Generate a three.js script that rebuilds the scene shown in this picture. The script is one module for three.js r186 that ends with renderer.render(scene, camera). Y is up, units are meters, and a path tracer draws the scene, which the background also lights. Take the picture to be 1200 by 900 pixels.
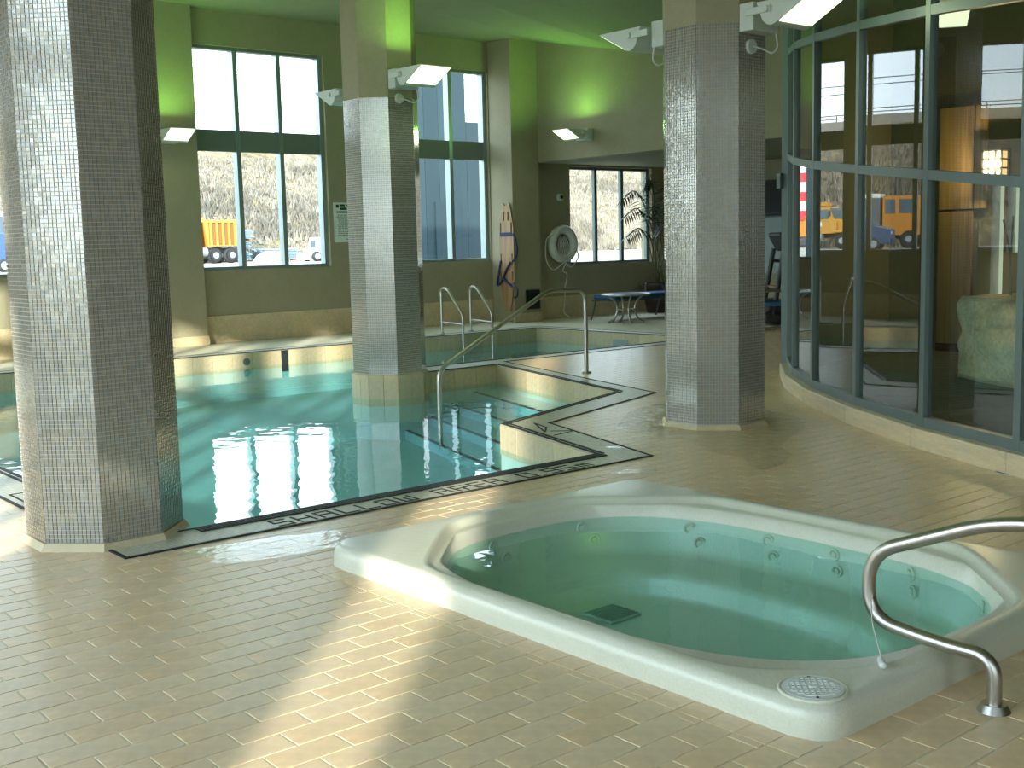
import * as THREE from 'three';
import { RoundedBoxGeometry } from 'three/addons/geometries/RoundedBoxGeometry.js';
import { mergeGeometries, mergeVertices } from 'three/addons/utils/BufferGeometryUtils.js';
import { RectAreaLightUniformsLib } from 'three/addons/lights/RectAreaLightUniformsLib.js';

// ---------------------------------------------------------------- camera, sky, sun, exposure
const scene = new THREE.Scene();
const renderer = new THREE.WebGLRenderer();
renderer.toneMapping = THREE.LinearToneMapping;
renderer.toneMappingExposure = 3.8;
renderer.shadowMap.enabled = true;
RectAreaLightUniformsLib.init();

// x runs along the near edge of the pool, -z along the pool towards the window wall
const EYE = 1.45, PITCH = 0.12040534, ROLL = -0.02356455, YAW = 0.8738036, FOCAL = 1369.44;
const camera = new THREE.PerspectiveCamera(2 * Math.atan(450 / FOCAL) * 180 / Math.PI, 4 / 3, 0.05, 600);
{
  const cp = Math.cos(PITCH), sp = Math.sin(PITCH), cr = Math.cos(ROLL), sr = Math.sin(ROLL), sy = Math.sin(YAW), cy = Math.cos(YAW);
  const toWorld = (x, y, z) => new THREE.Vector3(x * sy + z * cy, -y, x * cy - z * sy);
  const right = toWorld(cr, -sr * cp, sr * sp), down = toWorld(sr, cr * cp, -cr * sp), ahead = toWorld(0, sp, cp);
  camera.matrixAutoUpdate = true;
  camera.position.set(0, EYE, 0);
  camera.quaternion.setFromRotationMatrix(new THREE.Matrix4().makeBasis(right, down.negate(), ahead.negate()));
}
scene.add(camera);

{ // clear winter sky: pale at the horizon, blue overhead
  const W = 64, H = 64, d = new Float32Array(W * H * 4);
  for (let j = 0; j < H; j++) {
    const e = Math.max(0, (j + 0.5) / H * 2 - 1), t = Math.pow(e, 0.55);
    const c = [1.75 * (1 - t) + 0.78 * t, 2.0 * (1 - t) + 1.16 * t, 2.12 * (1 - t) + 1.64 * t];
    for (let i = 0; i < W; i++) { const k = (j * W + i) * 4; d[k] = c[0]; d[k + 1] = c[1]; d[k + 2] = c[2]; d[k + 3] = 1; }
  }
  const t = new THREE.DataTexture(d, W, H, THREE.RGBAFormat, THREE.FloatType);
  t.mapping = THREE.EquirectangularReflectionMapping; t.magFilter = THREE.LinearFilter; t.needsUpdate = true;
  scene.background = t;
}
const sun = new THREE.DirectionalLight(new THREE.Color(1.0, 0.95, 0.86), 2.4);
sun.name = 'sun';
sun.position.set(-40 * 0.707 + 6, 40 * Math.tan(15 * Math.PI / 180), 40 * 0.707 - 6);
sun.target.position.set(6, 0, -6);
sun.castShadow = true; sun.shadow.radius = 2; sun.shadow.mapSize.set(4096, 4096);
Object.assign(sun.shadow.camera, { left: -90, right: 90, top: 60, bottom: -60, near: 0.5, far: 260 });
scene.add(sun, sun.target);

// ---------------------------------------------------------------- helpers
function rng(seed) { let a = seed >>> 0; return () => { a = (a + 0x6D2B79F5) >>> 0; let t = a; t = Math.imul(t ^ (t >>> 15), t | 1); t ^= t + Math.imul(t ^ (t >>> 7), t | 61); return ((t ^ (t >>> 14)) >>> 0) / 4294967296; }; }
const R = rng(7);
const taken = {};
const numbered = (n) => { if (!(n in taken)) { taken[n] = 0; return n; } taken[n]++; return n + '_' + String(taken[n]).padStart(3, '0'); };
function part(name, geo, mat, parent) {
  const m = new THREE.Mesh(Array.isArray(geo) ? merge(geo) : geo, mat);
  m.name = name; m.castShadow = m.receiveShadow = true; parent.add(m); return m;
}
function merge(list) {
  const l = list.map((g) => { let h = g.index ? g.toNonIndexed() : g.clone(); for (const k of Object.keys(h.attributes)) if (!['position', 'normal', 'uv'].includes(k)) h.deleteAttribute(k); if (!h.attributes.uv) h.setAttribute('uv', new THREE.BufferAttribute(new Float32Array(h.attributes.position.count * 2), 2)); return h; });
  return mergeGeometries(l);
}
function thing(name, label, category, pos = [0, 0, 0], turn = 0, extra = {}) {
  const o = new THREE.Group(); o.name = numbered(name); o.position.set(...pos); o.rotation.y = turn;
  o.userData = { label, category, ...extra }; scene.add(o); return o;
}
function solo(name, geo, mat, label, category, extra = {}) {
  const m = part(numbered(name), geo, mat, scene); m.userData = { label, category, ...extra }; return m;
}
const struct = (name, geo, mat, label, category) => solo(name, geo, mat, label, category, { kind: 'structure' });
const STRUCT = { kind: 'structure' };
const box = (w, h, d, x = 0, y = 0, z = 0, ry = 0) => { const g = new THREE.BoxGeometry(w, h, d); if (ry) g.rotateY(ry); g.translate(x, y, z); return metric(g); };
const span = (x0, x1, y0, y1, z0, z1) => box(x1 - x0, y1 - y0, z1 - z0, (x0 + x1) / 2, (y0 + y1) / 2, (z0 + z1) / 2);
const rbox = (w, h, d, r, x = 0, y = 0, z = 0, s = 2) => { const g = new RoundedBoxGeometry(w, h, d, s, r); g.translate(x, y, z); return g; };
const cyl = (r0, r1, h, x = 0, y = 0, z = 0, n = 24) => { const g = new THREE.CylinderGeometry(r0, r1, h, n); g.translate(x, y, z); return g; };
function metric(g) { // uv in metres, taken from the face's own plane
  const p = g.attributes.position, n = g.attributes.normal, u = new Float32Array(p.count * 2);
  for (let i = 0; i < p.count; i++) {
    const ax = Math.abs(n.getX(i)), ay = Math.abs(n.getY(i)), az = Math.abs(n.getZ(i));
    if (ay >= ax && ay >= az) { u[2 * i] = p.getX(i); u[2 * i + 1] = p.getZ(i); }
    else if (ax >= az) { u[2 * i] = p.getZ(i); u[2 * i + 1] = p.getY(i); }
    else { u[2 * i] = p.getX(i); u[2 * i + 1] = p.getY(i); }
  }
  g.setAttribute('uv', new THREE.BufferAttribute(u, 2)); return g;
}
function slab(outer, holes, top, thick) { // flat plate: points are [x, z]
  const s = new THREE.Shape(outer.map(([x, z]) => new THREE.Vector2(x, -z)));
  for (const h of holes) s.holes.push(new THREE.Path(h.map(([x, z]) => new THREE.Vector2(x, -z))));
  const g = new THREE.ExtrudeGeometry(s, { depth: thick, bevelEnabled: false, curveSegments: 1 });
  g.rotateX(-Math.PI / 2); g.translate(0, top - thick, 0); return metric(g);
}
function sheet(outer, y) {
  const g = new THREE.ShapeGeometry(new THREE.Shape(outer.map(([x, z]) => new THREE.Vector2(x, -z))));
  g.rotateX(-Math.PI / 2); g.translate(0, y, 0); return metric(g);
}
function bent(points, bend) { // polyline with rounded corners
  const P = points.map((p) => new THREE.Vector3(...p)), path = new THREE.CurvePath(); let at = P[0];
  for (let i = 1; i < P.length - 1; i++) {
    const a = P[i].clone().sub(P[i - 1]), b = P[i + 1].clone().sub(P[i]), k = Math.min(bend, a.length() * 0.48, b.length() * 0.48);
    const s = P[i].clone().addScaledVector(a.normalize(), -k), e = P[i].clone().addScaledVector(b.normalize(), k);
    if (at.distanceTo(s) > 1e-4) path.add(new THREE.LineCurve3(at, s));
    path.add(new THREE.QuadraticBezierCurve3(s, P[i].clone(), e)); at = e;
  }
  path.add(new THREE.LineCurve3(at, P[P.length - 1])); return path;
}
const pipe = (points, r, bend = 0.1, n = 64, k = 10) => new THREE.TubeGeometry(bent(points, bend), n, r, k, false);
const cord = (points, r, n = 60, k = 6) => new THREE.TubeGeometry(new THREE.CatmullRomCurve3(points.map((p) => new THREE.Vector3(...p))), n, r, k, false);
function bar(a, b, r, n = 8) { return new THREE.TubeGeometry(new THREE.LineCurve3(new THREE.Vector3(...a), new THREE.Vector3(...b)), 1, r, n, false); }

// periodic value noise, 0..1
function noiseField(seed, cells) {
  const r = rng(seed), g = new Float32Array(cells * cells); for (let i = 0; i < g.length; i++) g[i] = r();
  const sm = (t) => t * t * (3 - 2 * t);
  return (u, v) => {
    const x = ((u % 1) + 1) % 1 * cells, y = ((v % 1) + 1) % 1 * cells, i = Math.floor(x) % cells, j = Math.floor(y) % cells, a = sm(x - Math.floor(x)), b = sm(y - Math.floor(y)), i1 = (i + 1) % cells, j1 = (j + 1) % cells;
    return (g[j * cells + i] * (1 - a) + g[j * cells + i1] * a) * (1 - b) + (g[j1 * cells + i] * (1 - a) + g[j1 * cells + i1] * a) * b;
  };
}
function fractal(seed, cells, octaves) { const f = []; for (let o = 0; o < octaves; o++) f.push(noiseField(seed + o * 13, cells << o)); return (u, v) => { let s = 0, w = 0.5, t = 0; for (const n of f) { s += n(u, v) * w; t += w; w *= 0.55; } return s / t; }; }
function tex(size, fn, color = true, rep = 1) {
  const d = new Uint8Array(size * size * 4);
  for (let j = 0; j < size; j++) for (let i = 0; i < size; i++) { const c = fn((i + 0.5) / size, (j + 0.5) / size), k = (j * size + i) * 4; d[k] = Math.max(0, Math.min(255, c[0])); d[k + 1] = Math.max(0, Math.min(255, c[1] ?? c[0])); d[k + 2] = Math.max(0, Math.min(255, c[2] ?? c[0])); d[k + 3] = 255; }
  const t = new THREE.DataTexture(d, size, size); t.wrapS = t.wrapT = THREE.RepeatWrapping; t.magFilter = THREE.LinearFilter; t.minFilter = THREE.LinearMipmapLinearFilter; t.generateMipmaps = true;
  if (color) t.colorSpace = THREE.SRGBColorSpace; t.repeat.set(rep, rep); t.needsUpdate = true; return t;
}
const std = (c, rough = 0.6, metal = 0, more = {}) => { const m = new THREE.MeshStandardMaterial({ roughness: rough, metalness: metal, ...more }); Array.isArray(c) ? m.color.setRGB(...c) : m.color.set(c); return m; };
const phys = (c, rough, metal, more) => { const m = new THREE.MeshPhysicalMaterial({ roughness: rough, metalness: metal, ...more }); Array.isArray(c) ? m.color.setRGB(...c) : m.color.set(c); return m; };

// ---------------------------------------------------------------- materials
const nFine = fractal(3, 24, 3), nCoarse = fractal(11, 4, 4), nMid = fractal(23, 10, 3);
const grainTex = (base, amp, warm, seed) => { const a = fractal(seed, 32, 3), b = fractal(seed + 5, 5, 3); return tex(256, (u, v) => { const n = (a(u, v) - 0.5) * amp + (b(u, v) - 0.5) * amp * 0.8, w = (b(v, u) - 0.5) * warm; return [base[0] + n + w, base[1] + n, base[2] + n - w]; }); };
const bumpFine = tex(256, (u, v) => [nFine(u, v) * 255], false);
const M = {};
M.paint = std([1, 1, 1], 0.75, 0, { map: grainTex([158, 150, 122], 8, 3, 31), bumpMap: bumpFine, bumpScale: 0.0006 });
M.ceiling = std([1, 1, 1], 0.85, 0, { map: grainTex([138, 140, 114], 6, 3, 37) });
M.stone = std([1, 1, 1], 0.45, 0, { map: grainTex([206, 187, 150], 22, 12, 41) });
M.stoneB = std([0.92, 0.91, 0.9], 0.45, 0, { map: M.stone.map });
M.stoneC = std([1.0, 0.97, 0.9], 0.45, 0, { map: M.stone.map });
M.grout = std([1, 1, 1], 0.9, 0, { map: grainTex([222, 211, 182], 14, 4, 43), bumpMap: bumpFine, bumpScale: 0.001 });
const tileMap = grainTex([236, 208, 170], 18, 9, 47);
M.tile = [[1, 1, 1], [0.98, 0.97, 0.95], [0.98, 0.94, 0.88], [0.95, 0.95, 0.94]].map((c) => std(c, 0.36, 0, { map: tileMap, bumpMap: bumpFine, bumpScale: 0.0005 }));
M.tileI = std([1, 1, 1], 0.36, 0, { map: tileMap, bumpMap: bumpFine, bumpScale: 0.0005 });
{ // small grey mosaic of the coping, 25 mm squares
  const r = rng(5), sh = Array.from({ length: 400 }, () => r()), g = (u) => { const f = u * 20 % 1; return f < 0.07 || f > 0.93; };
  const map = tex(512, (u, v) => { const k = Math.floor(u * 20) + 20 * Math.floor(v * 20), s = sh[k], n = (nFine(u, v) - 0.5) * 12; return g(u) || g(v) ? [178 + n, 173 + n, 154 + n] : [190 + s * 22 + n, 185 + s * 22 + n, 164 + s * 20 + n]; }, true, 2);
  const bmp = tex(512, (u, v) => [g(u) || g(v) ? 40 : 220], false, 2);
  M.mosaic = std([1, 1, 1], 0.4, 0, { map, bumpMap: bmp, bumpScale: 0.001 });
}
M.black = std([0.016, 0.021, 0.023], 0.65);
M.white = std([0.72, 0.74, 0.70], 0.4);
M.aluminium = std([0.33, 0.40, 0.40], 0.38, 0.55);
M.frame = std([0.13, 0.165, 0.155], 0.4, 0.2);
M.band = std([0.17, 0.20, 0.18], 0.5);
M.steel = std([0.52, 0.49, 0.44], 0.33, 1, { bumpMap: bumpFine, bumpScale: 0.0001 });
M.pane = phys([0.93, 0.97, 0.95], 0, 0, { transmission: 1, thickness: 0, ior: 1.5 });
M.darkPane = phys([0.74, 0.83, 0.78], 0, 0, { transmission: 1, thickness: 0, ior: 1.6 });
M.plastic = std([0.62, 0.66, 0.60], 0.45);
M.rubber = std([0.02, 0.02, 0.02], 0.7);
M.wood = std([1, 1, 1], 0.5, 0, { map: (() => { const f = noiseField(61, 8), g = fractal(63, 40, 2); return tex(256, (u, v) => { const n = f(u * 1, v * 0.12 + f(u, v) * 0.05) * 40 + g(u, v * 0.06) * 50; return [108 + n, 88 + n * 0.85, 52 + n * 0.55]; }); })() });
M.boardWood = std([1, 1, 1], 0.45, 0, { map: (() => { const g = fractal(67, 36, 2); return tex(256, (u, v) => { const n = g(u, v * 0.05) * 46; return [140 + n, 104 + n, 66 + n * 0.8]; }); })() });
M.blue = std([0.012, 0.025, 0.09], 0.7);
M.blueFabric = std([0.035, 0.12, 0.26], 0.8, 0, { bumpMap: bumpFine, bumpScale: 0.002 });
M.rope = std([0.62, 0.60, 0.52], 0.8);
M.dark = std([0.03, 0.032, 0.034], 0.45);
const ripple = (seed, size, scale) => { const a = fractal(seed, 6, 4), b = fractal(seed + 40, 14, 2); return tex(512, (u, v) => [(a(u, v) * 0.75 + b(v, u) * 0.25) * 255], false, 1 / size); };
M.water = phys([0.68, 0.94, 0.93], 0, 0, { transmission: 1, thickness: 0, ior: 1.33, bumpMap: ripple(71, 2.2), bumpScale: 0.0042 });
M.spaWater = phys([0.68, 0.95, 0.93], 0, 0, { transmission: 1, thickness: 0, ior: 1.33, bumpMap: ripple(77, 1.6), bumpScale: 0.0022 });
M.puddle = phys([0.93, 0.93, 0.9], 0.14, 0, { specularIntensity: 0.75, transmission: 1, thickness: 0, ior: 1.33, bumpMap: ripple(83, 0.3), bumpScale: 0.0050 });
M.wetFilm = phys([0.95, 0.96, 0.93], 0.12, 0, { specularIntensity: 0.5, transmission: 1, thickness: 0, ior: 1.33, bumpMap: ripple(85, 0.55), bumpScale: 0.030 });
M.basin = std([1, 1, 1], 0.6, 0, { map: grainTex([172, 214, 218], 12, 4, 89) });
M.tub = phys([1, 1, 1], 0.3, 0, { map: (() => { const a = fractal(91, 90, 2), b = fractal(95, 4, 2); return tex(256, (u, v) => { const n = (a(u, v) - 0.5) * 14 + (b(u, v) - 0.5) * 3; return [216 + n, 214 + n, 194 + n]; }); })(), clearcoat: 0.4, clearcoatRoughness: 0.25 });

// ---------------------------------------------------------------- the building shell
const ZB = -16.92, XL = -2.6, ZF = 5.2, HC = 5.07, XBH = 14.4, ZA = -16.5, XR = 18.3, XLOB = 13.2;
const POOL = [[2.37, -5.66], [5.47, -5.66], [5.9, -7.2], [7.94, -7.92], [8.8, -10.78], [7.5, -10.78], [7.5, -11.3], [13.05, -11.3], [13.05, -14.9], [2.37, -14.9]];
const RIM = [[2.06, -5.35], [5.69, -5.35], [6.19, -6.94], [8.11, -7.57], [9.09, -10.99], [13.36, -10.99], [13.36, -15.21], [2.06, -15.21]];
const WATER = -0.2, BOTTOM = -0.66;
const TUBC = [3.73, -3.25], TUBA = 1.03, TUBB = 1.37;
const GLASS = [[6.12, -1.34], [6.39, -2.36], [6.77, -3.35], [7.23, -4.25], [7.82, -5.17], [8.503, -6.053], [9.22, -6.785], [10.04, -7.46]];
const inside = (x, z, poly) => { let c = false; for (let i = 0, j = poly.length - 1; i < poly.length; j = i++) { const [xi, zi] = poly[i], [xj, zj] = poly[j]; if ((zi > z) !== (zj > z) && x < (xj - xi) * (z - zi) / (zj - zi) + xi) c = !c; } return c; };
const edgeDist = (x, z, poly) => { let m = 1e9; for (let i = 0; i < poly.length; i++) { const a = poly[i], b = poly[(i + 1) % poly.length], dx = b[0] - a[0], dz = b[1] - a[1], t = Math.max(0, Math.min(1, ((x - a[0]) * dx + (z - a[1]) * dz) / (dx * dx + dz * dz))); m = Math.min(m, Math.hypot(x - a[0] - dx * t, z - a[1] - dz * t)); } return m; };
const LOBBY = [...GLASS, [14.4, -8.6], [14.4, 5.2], [6.0, 5.2]];
camera.updateMatrixWorld(); camera.updateProjectionMatrix();
const onScreen = (x, y, z) => { const v = new THREE.Vector3(x, y, z).project(camera); return v.z < 1 && Math.abs(v.x) < 1.02 && Math.abs(v.y) < 1.02; };

{ // floor: grout bed with clay tiles laid in running bond
  const t = 0.06, hole = [[TUBC[0] - TUBA + t, TUBC[1] - TUBB + t], [TUBC[0] + TUBA - t, TUBC[1] - TUBB + t], [TUBC[0] + TUBA - t, TUBC[1] + TUBB - t], [TUBC[0] - TUBA + t, TUBC[1] + TUBB - t]];
  const floor = struct('floor', slab([[XL - 0.3, ZF + 0.3], [XR + 0.3, ZF + 0.3], [XR + 0.3, -17.22], [XL - 0.3, -17.22]], [POOL, hole], -0.0025, 0.25), M.grout, 'beige clay tile deck around the pool and the hot tub', 'floor');
  const L = 0.24, W = 0.1155, g = metric(rbox(L - 0.007, 0.012, W - 0.007, 0.0025, 0, -0.006, 0, 1)), cells = [], sg = metric(new THREE.BoxGeometry(L - 0.007, 0.012, W - 0.007)); sg.translate(0, -0.006, 0);
  for (let k = -72; k < 118; k++) {
    const z = -3.511 + W * (k + 0.5) - 0.0; if (z < ZB + 0.06 || z > ZF - 0.06) continue;
    for (let i = -22; i < 68; i++) {
      const x = 2.325 + L * (i + 0.5) + (k % 2 ? 0.12 : 0);
      if (x < XL + 0.12 || x > 18.1 || (x > XBH && z < ZA + 0.06)) continue;
      if (inside(x, z, POOL) || edgeDist(x, z, POOL) < 0.16 || inside(x, z, LOBBY)) continue;
      if (Math.abs(z - TUBC[1]) < TUBB - 0.07) { // cut to fit along the tub
        const a = TUBC[0] - TUBA - 0.1, b = TUBC[0] + TUBA - 0.07, x0 = x - L / 2, x1 = x + L / 2;
        if (x0 >= a && x1 <= b) continue;
        if (x0 < a && x1 > a) { if (a - x0 > 0.02) cells.push([(x0 + a) / 2, z, 98, a - x0 - 0.007]); continue; }
        if (x0 < b && x1 > b) { if (x1 - b > 0.02) cells.push([(x1 + b) / 2, z, 98, x1 - b - 0.007]); continue; }
      }
      cells.push([x, z, Math.hypot(x, z)]);
    }
  }
  // the cut row of tiles along the tub
  for (let k = -10; k < 14; k++) { const z = -3.511 + W * (k + 0.5); if (Math.abs(z - TUBC[1]) < TUBB - 0.07) cells.push([TUBC[0] - TUBA - 0.04, z, 99, 0.113]); }
  const seen = cells.filter((c) => c[2] < 90 && onScreen(c[0], 0, c[1]) && edgeDist(c[0], c[1], RIM) > 0.2).sort((a, b) => a[2] - b[2]).slice(0, 300), near = new Set(seen);
  for (const [x, z] of seen) { const m = part('floor_tile', g, M.tile[Math.floor(R() * 3.6)], floor); m.position.set(x, (R() - 0.5) * 0.0006, z); m.rotation.x = (R() - 0.5) * 0.004; m.rotation.z = (R() - 0.5) * 0.002; }
  const rest = cells.filter((c) => !near.has(c)), im = new THREE.InstancedMesh(sg, M.tileI, rest.length), o = new THREE.Object3D(), c = new THREE.Color();
  rest.forEach(([x, z, , len], i) => { o.position.set(x, (R() - 0.5) * 0.0006, z); o.rotation.set((R() - 0.5) * 0.004, 0, (R() - 0.5) * 0.002); o.scale.set(len ? len / (L - 0.007) : 1, 1, 1); o.updateMatrix(); im.setMatrixAt(i, o.matrix); const s = 0.94 + R() * 0.07, w = R() * 0.06; im.setColorAt(i, c.setRGB(s, s * (1 - w * 0.6), s * (1 - w * 1.5))); });
  im.name = 'floor_tile_field'; im.userData.kind = 'stuff'; im.castShadow = im.receiveShadow = true; floor.add(im);
}

// pool: basin, waterline tiles, coping, lettering, water
const along = (a, b) => { const d = [b[0] - a[0], b[1] - a[1]], l = Math.hypot(...d); return { l, d: [d[0] / l, d[1] / l], ry: Math.atan2(-d[1], d[0]) }; };
{
  const basin = thing('pool_basin', 'sunken swimming pool basin with aqua plaster and a band of beige waterline tiles', 'pool', [0, 0, 0], 0, STRUCT);
  part('basin_floor', slab(POOL.map((p) => p), [], BOTTOM, 0.1), M.basin, basin);
  const tg = {};
  POOL.forEach((a, i) => {
    const b = POOL[(i + 1) % POOL.length], { l, d, ry } = along(a, b), n = [d[1], -d[0]]; // n points into the pool? outline runs so that the water lies on its left
    const s = inside(a[0] + d[0] * l / 2 + n[0] * 0.05, a[1] + d[1] * l / 2 + n[1] * 0.05, POOL) ? 1 : -1, nx = n[0] * s, nz = n[1] * s;
    part('basin_wall', box(l, 0.72, 0.04, 0, 0, 0), M.basin, basin).position.set((a[0] + b[0]) / 2 - nx * 0.02, -0.36 - 0.006, (a[1] + b[1]) / 2 - nz * 0.02);
    basin.children[basin.children.length - 1].rotation.y = ry;
    const count = Math.max(1, Math.round(l / 0.3)), w = l / count, key = w.toFixed(3); tg[key] ??= metric(rbox(w - 0.0025, 0.24, 0.012, 0.003, 0, 0, 0, 1));
    for (let k = 0; k < count; k++) { const t = part('waterline_tile', tg[key], [M.stone, M.stoneB, M.stoneC][Math.floor(R() * 3)], basin); t.position.set(a[0] + d[0] * w * (k + 0.5) + nx * 0.004, -0.125, a[1] + d[1] * w * (k + 0.5) + nz * 0.004); t.rotation.y = ry; }
  });
  // dark lane marker and inlet on the far wall
  part('lane_marker', box(0.1, 0.3, 0.016, 8.22, -0.155, -14.883), M.black, basin);
  const inlet = cyl(0.05, 0.05, 0.02, 0, 0, 0, 20); inlet.rotateX(Math.PI / 2); part('inlet', inlet, M.frame, basin).position.set(7.62, -0.12, -14.88);
  part('skimmer_mouth', rbox(0.012, 0.1, 0.32, 0.004, 13.03, -0.15, -12.9), M.aluminium, basin);
  // underwater steps in the bay
  const p3 = POOL[3], p4 = POOL[4], at = (o) => [[p3[0] - 0.943 * o / 0.81, p3[1] + 0.333 * o / 0.81], [p4[0] - o / 0.959, p4[1]]];
  for (let k = 0; k < 4; k++) {
    const [a0, b0] = at(k * 0.36), [a1, b1] = at((k + 1) * 0.36), [a2, b2] = at((k + 1) * 0.36 - 0.05), top = -0.29 - k * 0.09;
    const st = part('step', slab([a0, a1, b1, b0], [], top, top - BOTTOM), M.basin, basin);
    part('nosing', slab([a2, a1, b1, b2], [], top + 0.003, 0.006), M.black, st);
  }

  const coping = thing('pool_coping', 'grey mosaic coping round the pool with dark border lines and inlaid lettering', 'coping', [0, 0, 0], 0, STRUCT);
  part('coping_band', slab(RIM, [POOL], 0.004, 0.03), M.mosaic, coping);
  RIM.forEach((a, i) => { const b = RIM[(i + 1) % RIM.length], { l, ry } = along(a, b); const m = part('border_strip', box(l + 0.018, 0.006, 0.02, 0, 0, 0), M.black, coping); m.position.set((a[0] + b[0]) / 2, 0.004, (a[1] + b[1]) / 2); m.rotation.y = ry; });
  POOL.forEach((a, i) => {
    if (i === 0) return; const b = POOL[(i + 1) % POOL.length], { l, d, ry } = along(a, b);
    let n = [d[1], -d[0]]; if (inside((a[0] + b[0]) / 2 + n[0] * 0.05, (a[1] + b[1]) / 2 + n[1] * 0.05, POOL)) n = [-n[0], -n[1]];
    for (const [o, w] of [[0.014, 0.028], [0.058, 0.024]]) { const m = part('edge_strip', box(l, 0.006, w, 0, 0, 0), M.black, coping); m.position.set((a[0] + b[0]) / 2 + n[0] * o, 0.0045, (a[1] + b[1]) / 2 + n[1] * o); m.rotation.y = ry; }
  });
  const teeth = []; for (let x = 2.56; x < 5.5; x += 0.027) teeth.push(box(0.0205, 0.008, 0.094, x, 0.006, -5.613));
  part('gutter_grating', teeth, M.black, coping).userData.kind = 'stuff';
  part('gutter_edge', box(3.12, 0.008, 0.01, 3.93, 0.005, -5.662), M.black, coping);
  // squared mosaic letters: segments on a 4 x 6 grid, [x0, y0, x1, y1] from the lower left
  const G = {
    S: [[0, 0, 4, 0], [4, 0, 4, 3], [0, 3, 4, 3], [0, 3, 0, 6], [0, 6, 4, 6]], H: [[0, 0, 0, 6], [4, 0, 4, 6], [0, 3, 4, 3]], A: [[0, 0, 0, 6], [4, 0, 4, 6], [0, 3, 4, 3], [0, 6, 4, 6]],
    L: [[0, 0, 0, 6], [0, 0, 4, 0]], O: [[0, 0, 0, 6], [4, 0, 4, 6], [0, 0, 4, 0], [0, 6, 4, 6]], W: [[0, 0, 0, 6], [4, 0, 4, 6], [2, 0, 2, 4], [0, 0, 4, 0]],
    R: [[0, 0, 0, 6], [4, 3, 4, 6], [0, 3, 4, 3], [0, 6, 4, 6], [2.6, 0, 2.6, 3]], E: [[0, 0, 0, 6], [0, 0, 4, 0], [0, 3, 4, 3], [0, 6, 4, 6]], 0: [[0, 0, 0, 6], [4, 0, 4, 6], [0, 0, 4, 0], [0, 6, 4, 6]],
    '.': [[0, 0, 0.3, 0]], 9: [[4, 0, 4, 6], [0, 3, 4, 3], [0, 3, 0, 6], [0, 6, 4, 6], [0, 0, 4, 0]], 5: [[0, 0, 4, 0], [4, 0, 4, 3], [0, 3, 4, 3], [0, 3, 0, 6], [0, 6, 4, 6]], m: [[0, 0, 0, 4], [2, 0, 2, 4], [4, 0, 4, 4], [0, 4, 4, 4]],
  };
  const u = 0.0213, adv = { '.': 0.07, ' ': 0.125 }; let x = 2.905;
  for (const ch of 'SHALLOW AREA 0.95m') {
    if (G[ch]) { const segs = G[ch].map(([a, b, c, d]) => box(Math.abs(c - a) * u + 0.013, 0.004, Math.abs(d - b) * u + 0.013, x + (a + c) / 2 * u, 0.0045, -5.388 - (b + d) / 2 * u)); part('letter', segs, M.black, coping); }
    x += adv[ch] ?? 0.134;
  }
  // small arrow pictogram on the slanting coping, framed panel on the other side
  const pic = (pts, w = 0.014) => pts.map(([a, b, c, d]) => { const { l, ry } = along([a, b], [c, d]); const g = box(l, 0.004, w); g.rotateY(ry); g.translate((a + c) / 2, 0.0045, (b + d) / 2); return g; });
  part('pictogram', pic([[6.02, -6.78, 6.1, -7.02], [6.1, -7.02, 5.86, -6.62], [5.86, -6.62, 6.02, -6.78], [5.92, -6.62, 6.06, -6.5], [5.8, -6.45, 6.06, -6.5]]), M.black, coping);
  part('pictogram', pic([[2.12, -7.3, 2.3, -7.3], [2.3, -7.3, 2.3, -6.55], [2.3, -6.55, 2.12, -6.55], [2.12, -6.55, 2.12, -7.3], [2.18, -7.2, 2.24, -6.7], [2.24, -7.2, 2.18, -6.7]]), M.black, coping);

  const w = struct('pool_water', (() => { const s = new THREE.Shape(POOL.map(([x, z]) => new THREE.Vector2(x, -z))); const g = new THREE.ShapeGeometry(s); g.rotateX(-Math.PI / 2); g.translate(0, WATER, 0); return metric(g); })(), M.water, 'clear turquoise pool water mirroring the tall windows', 'water');
}

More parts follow.
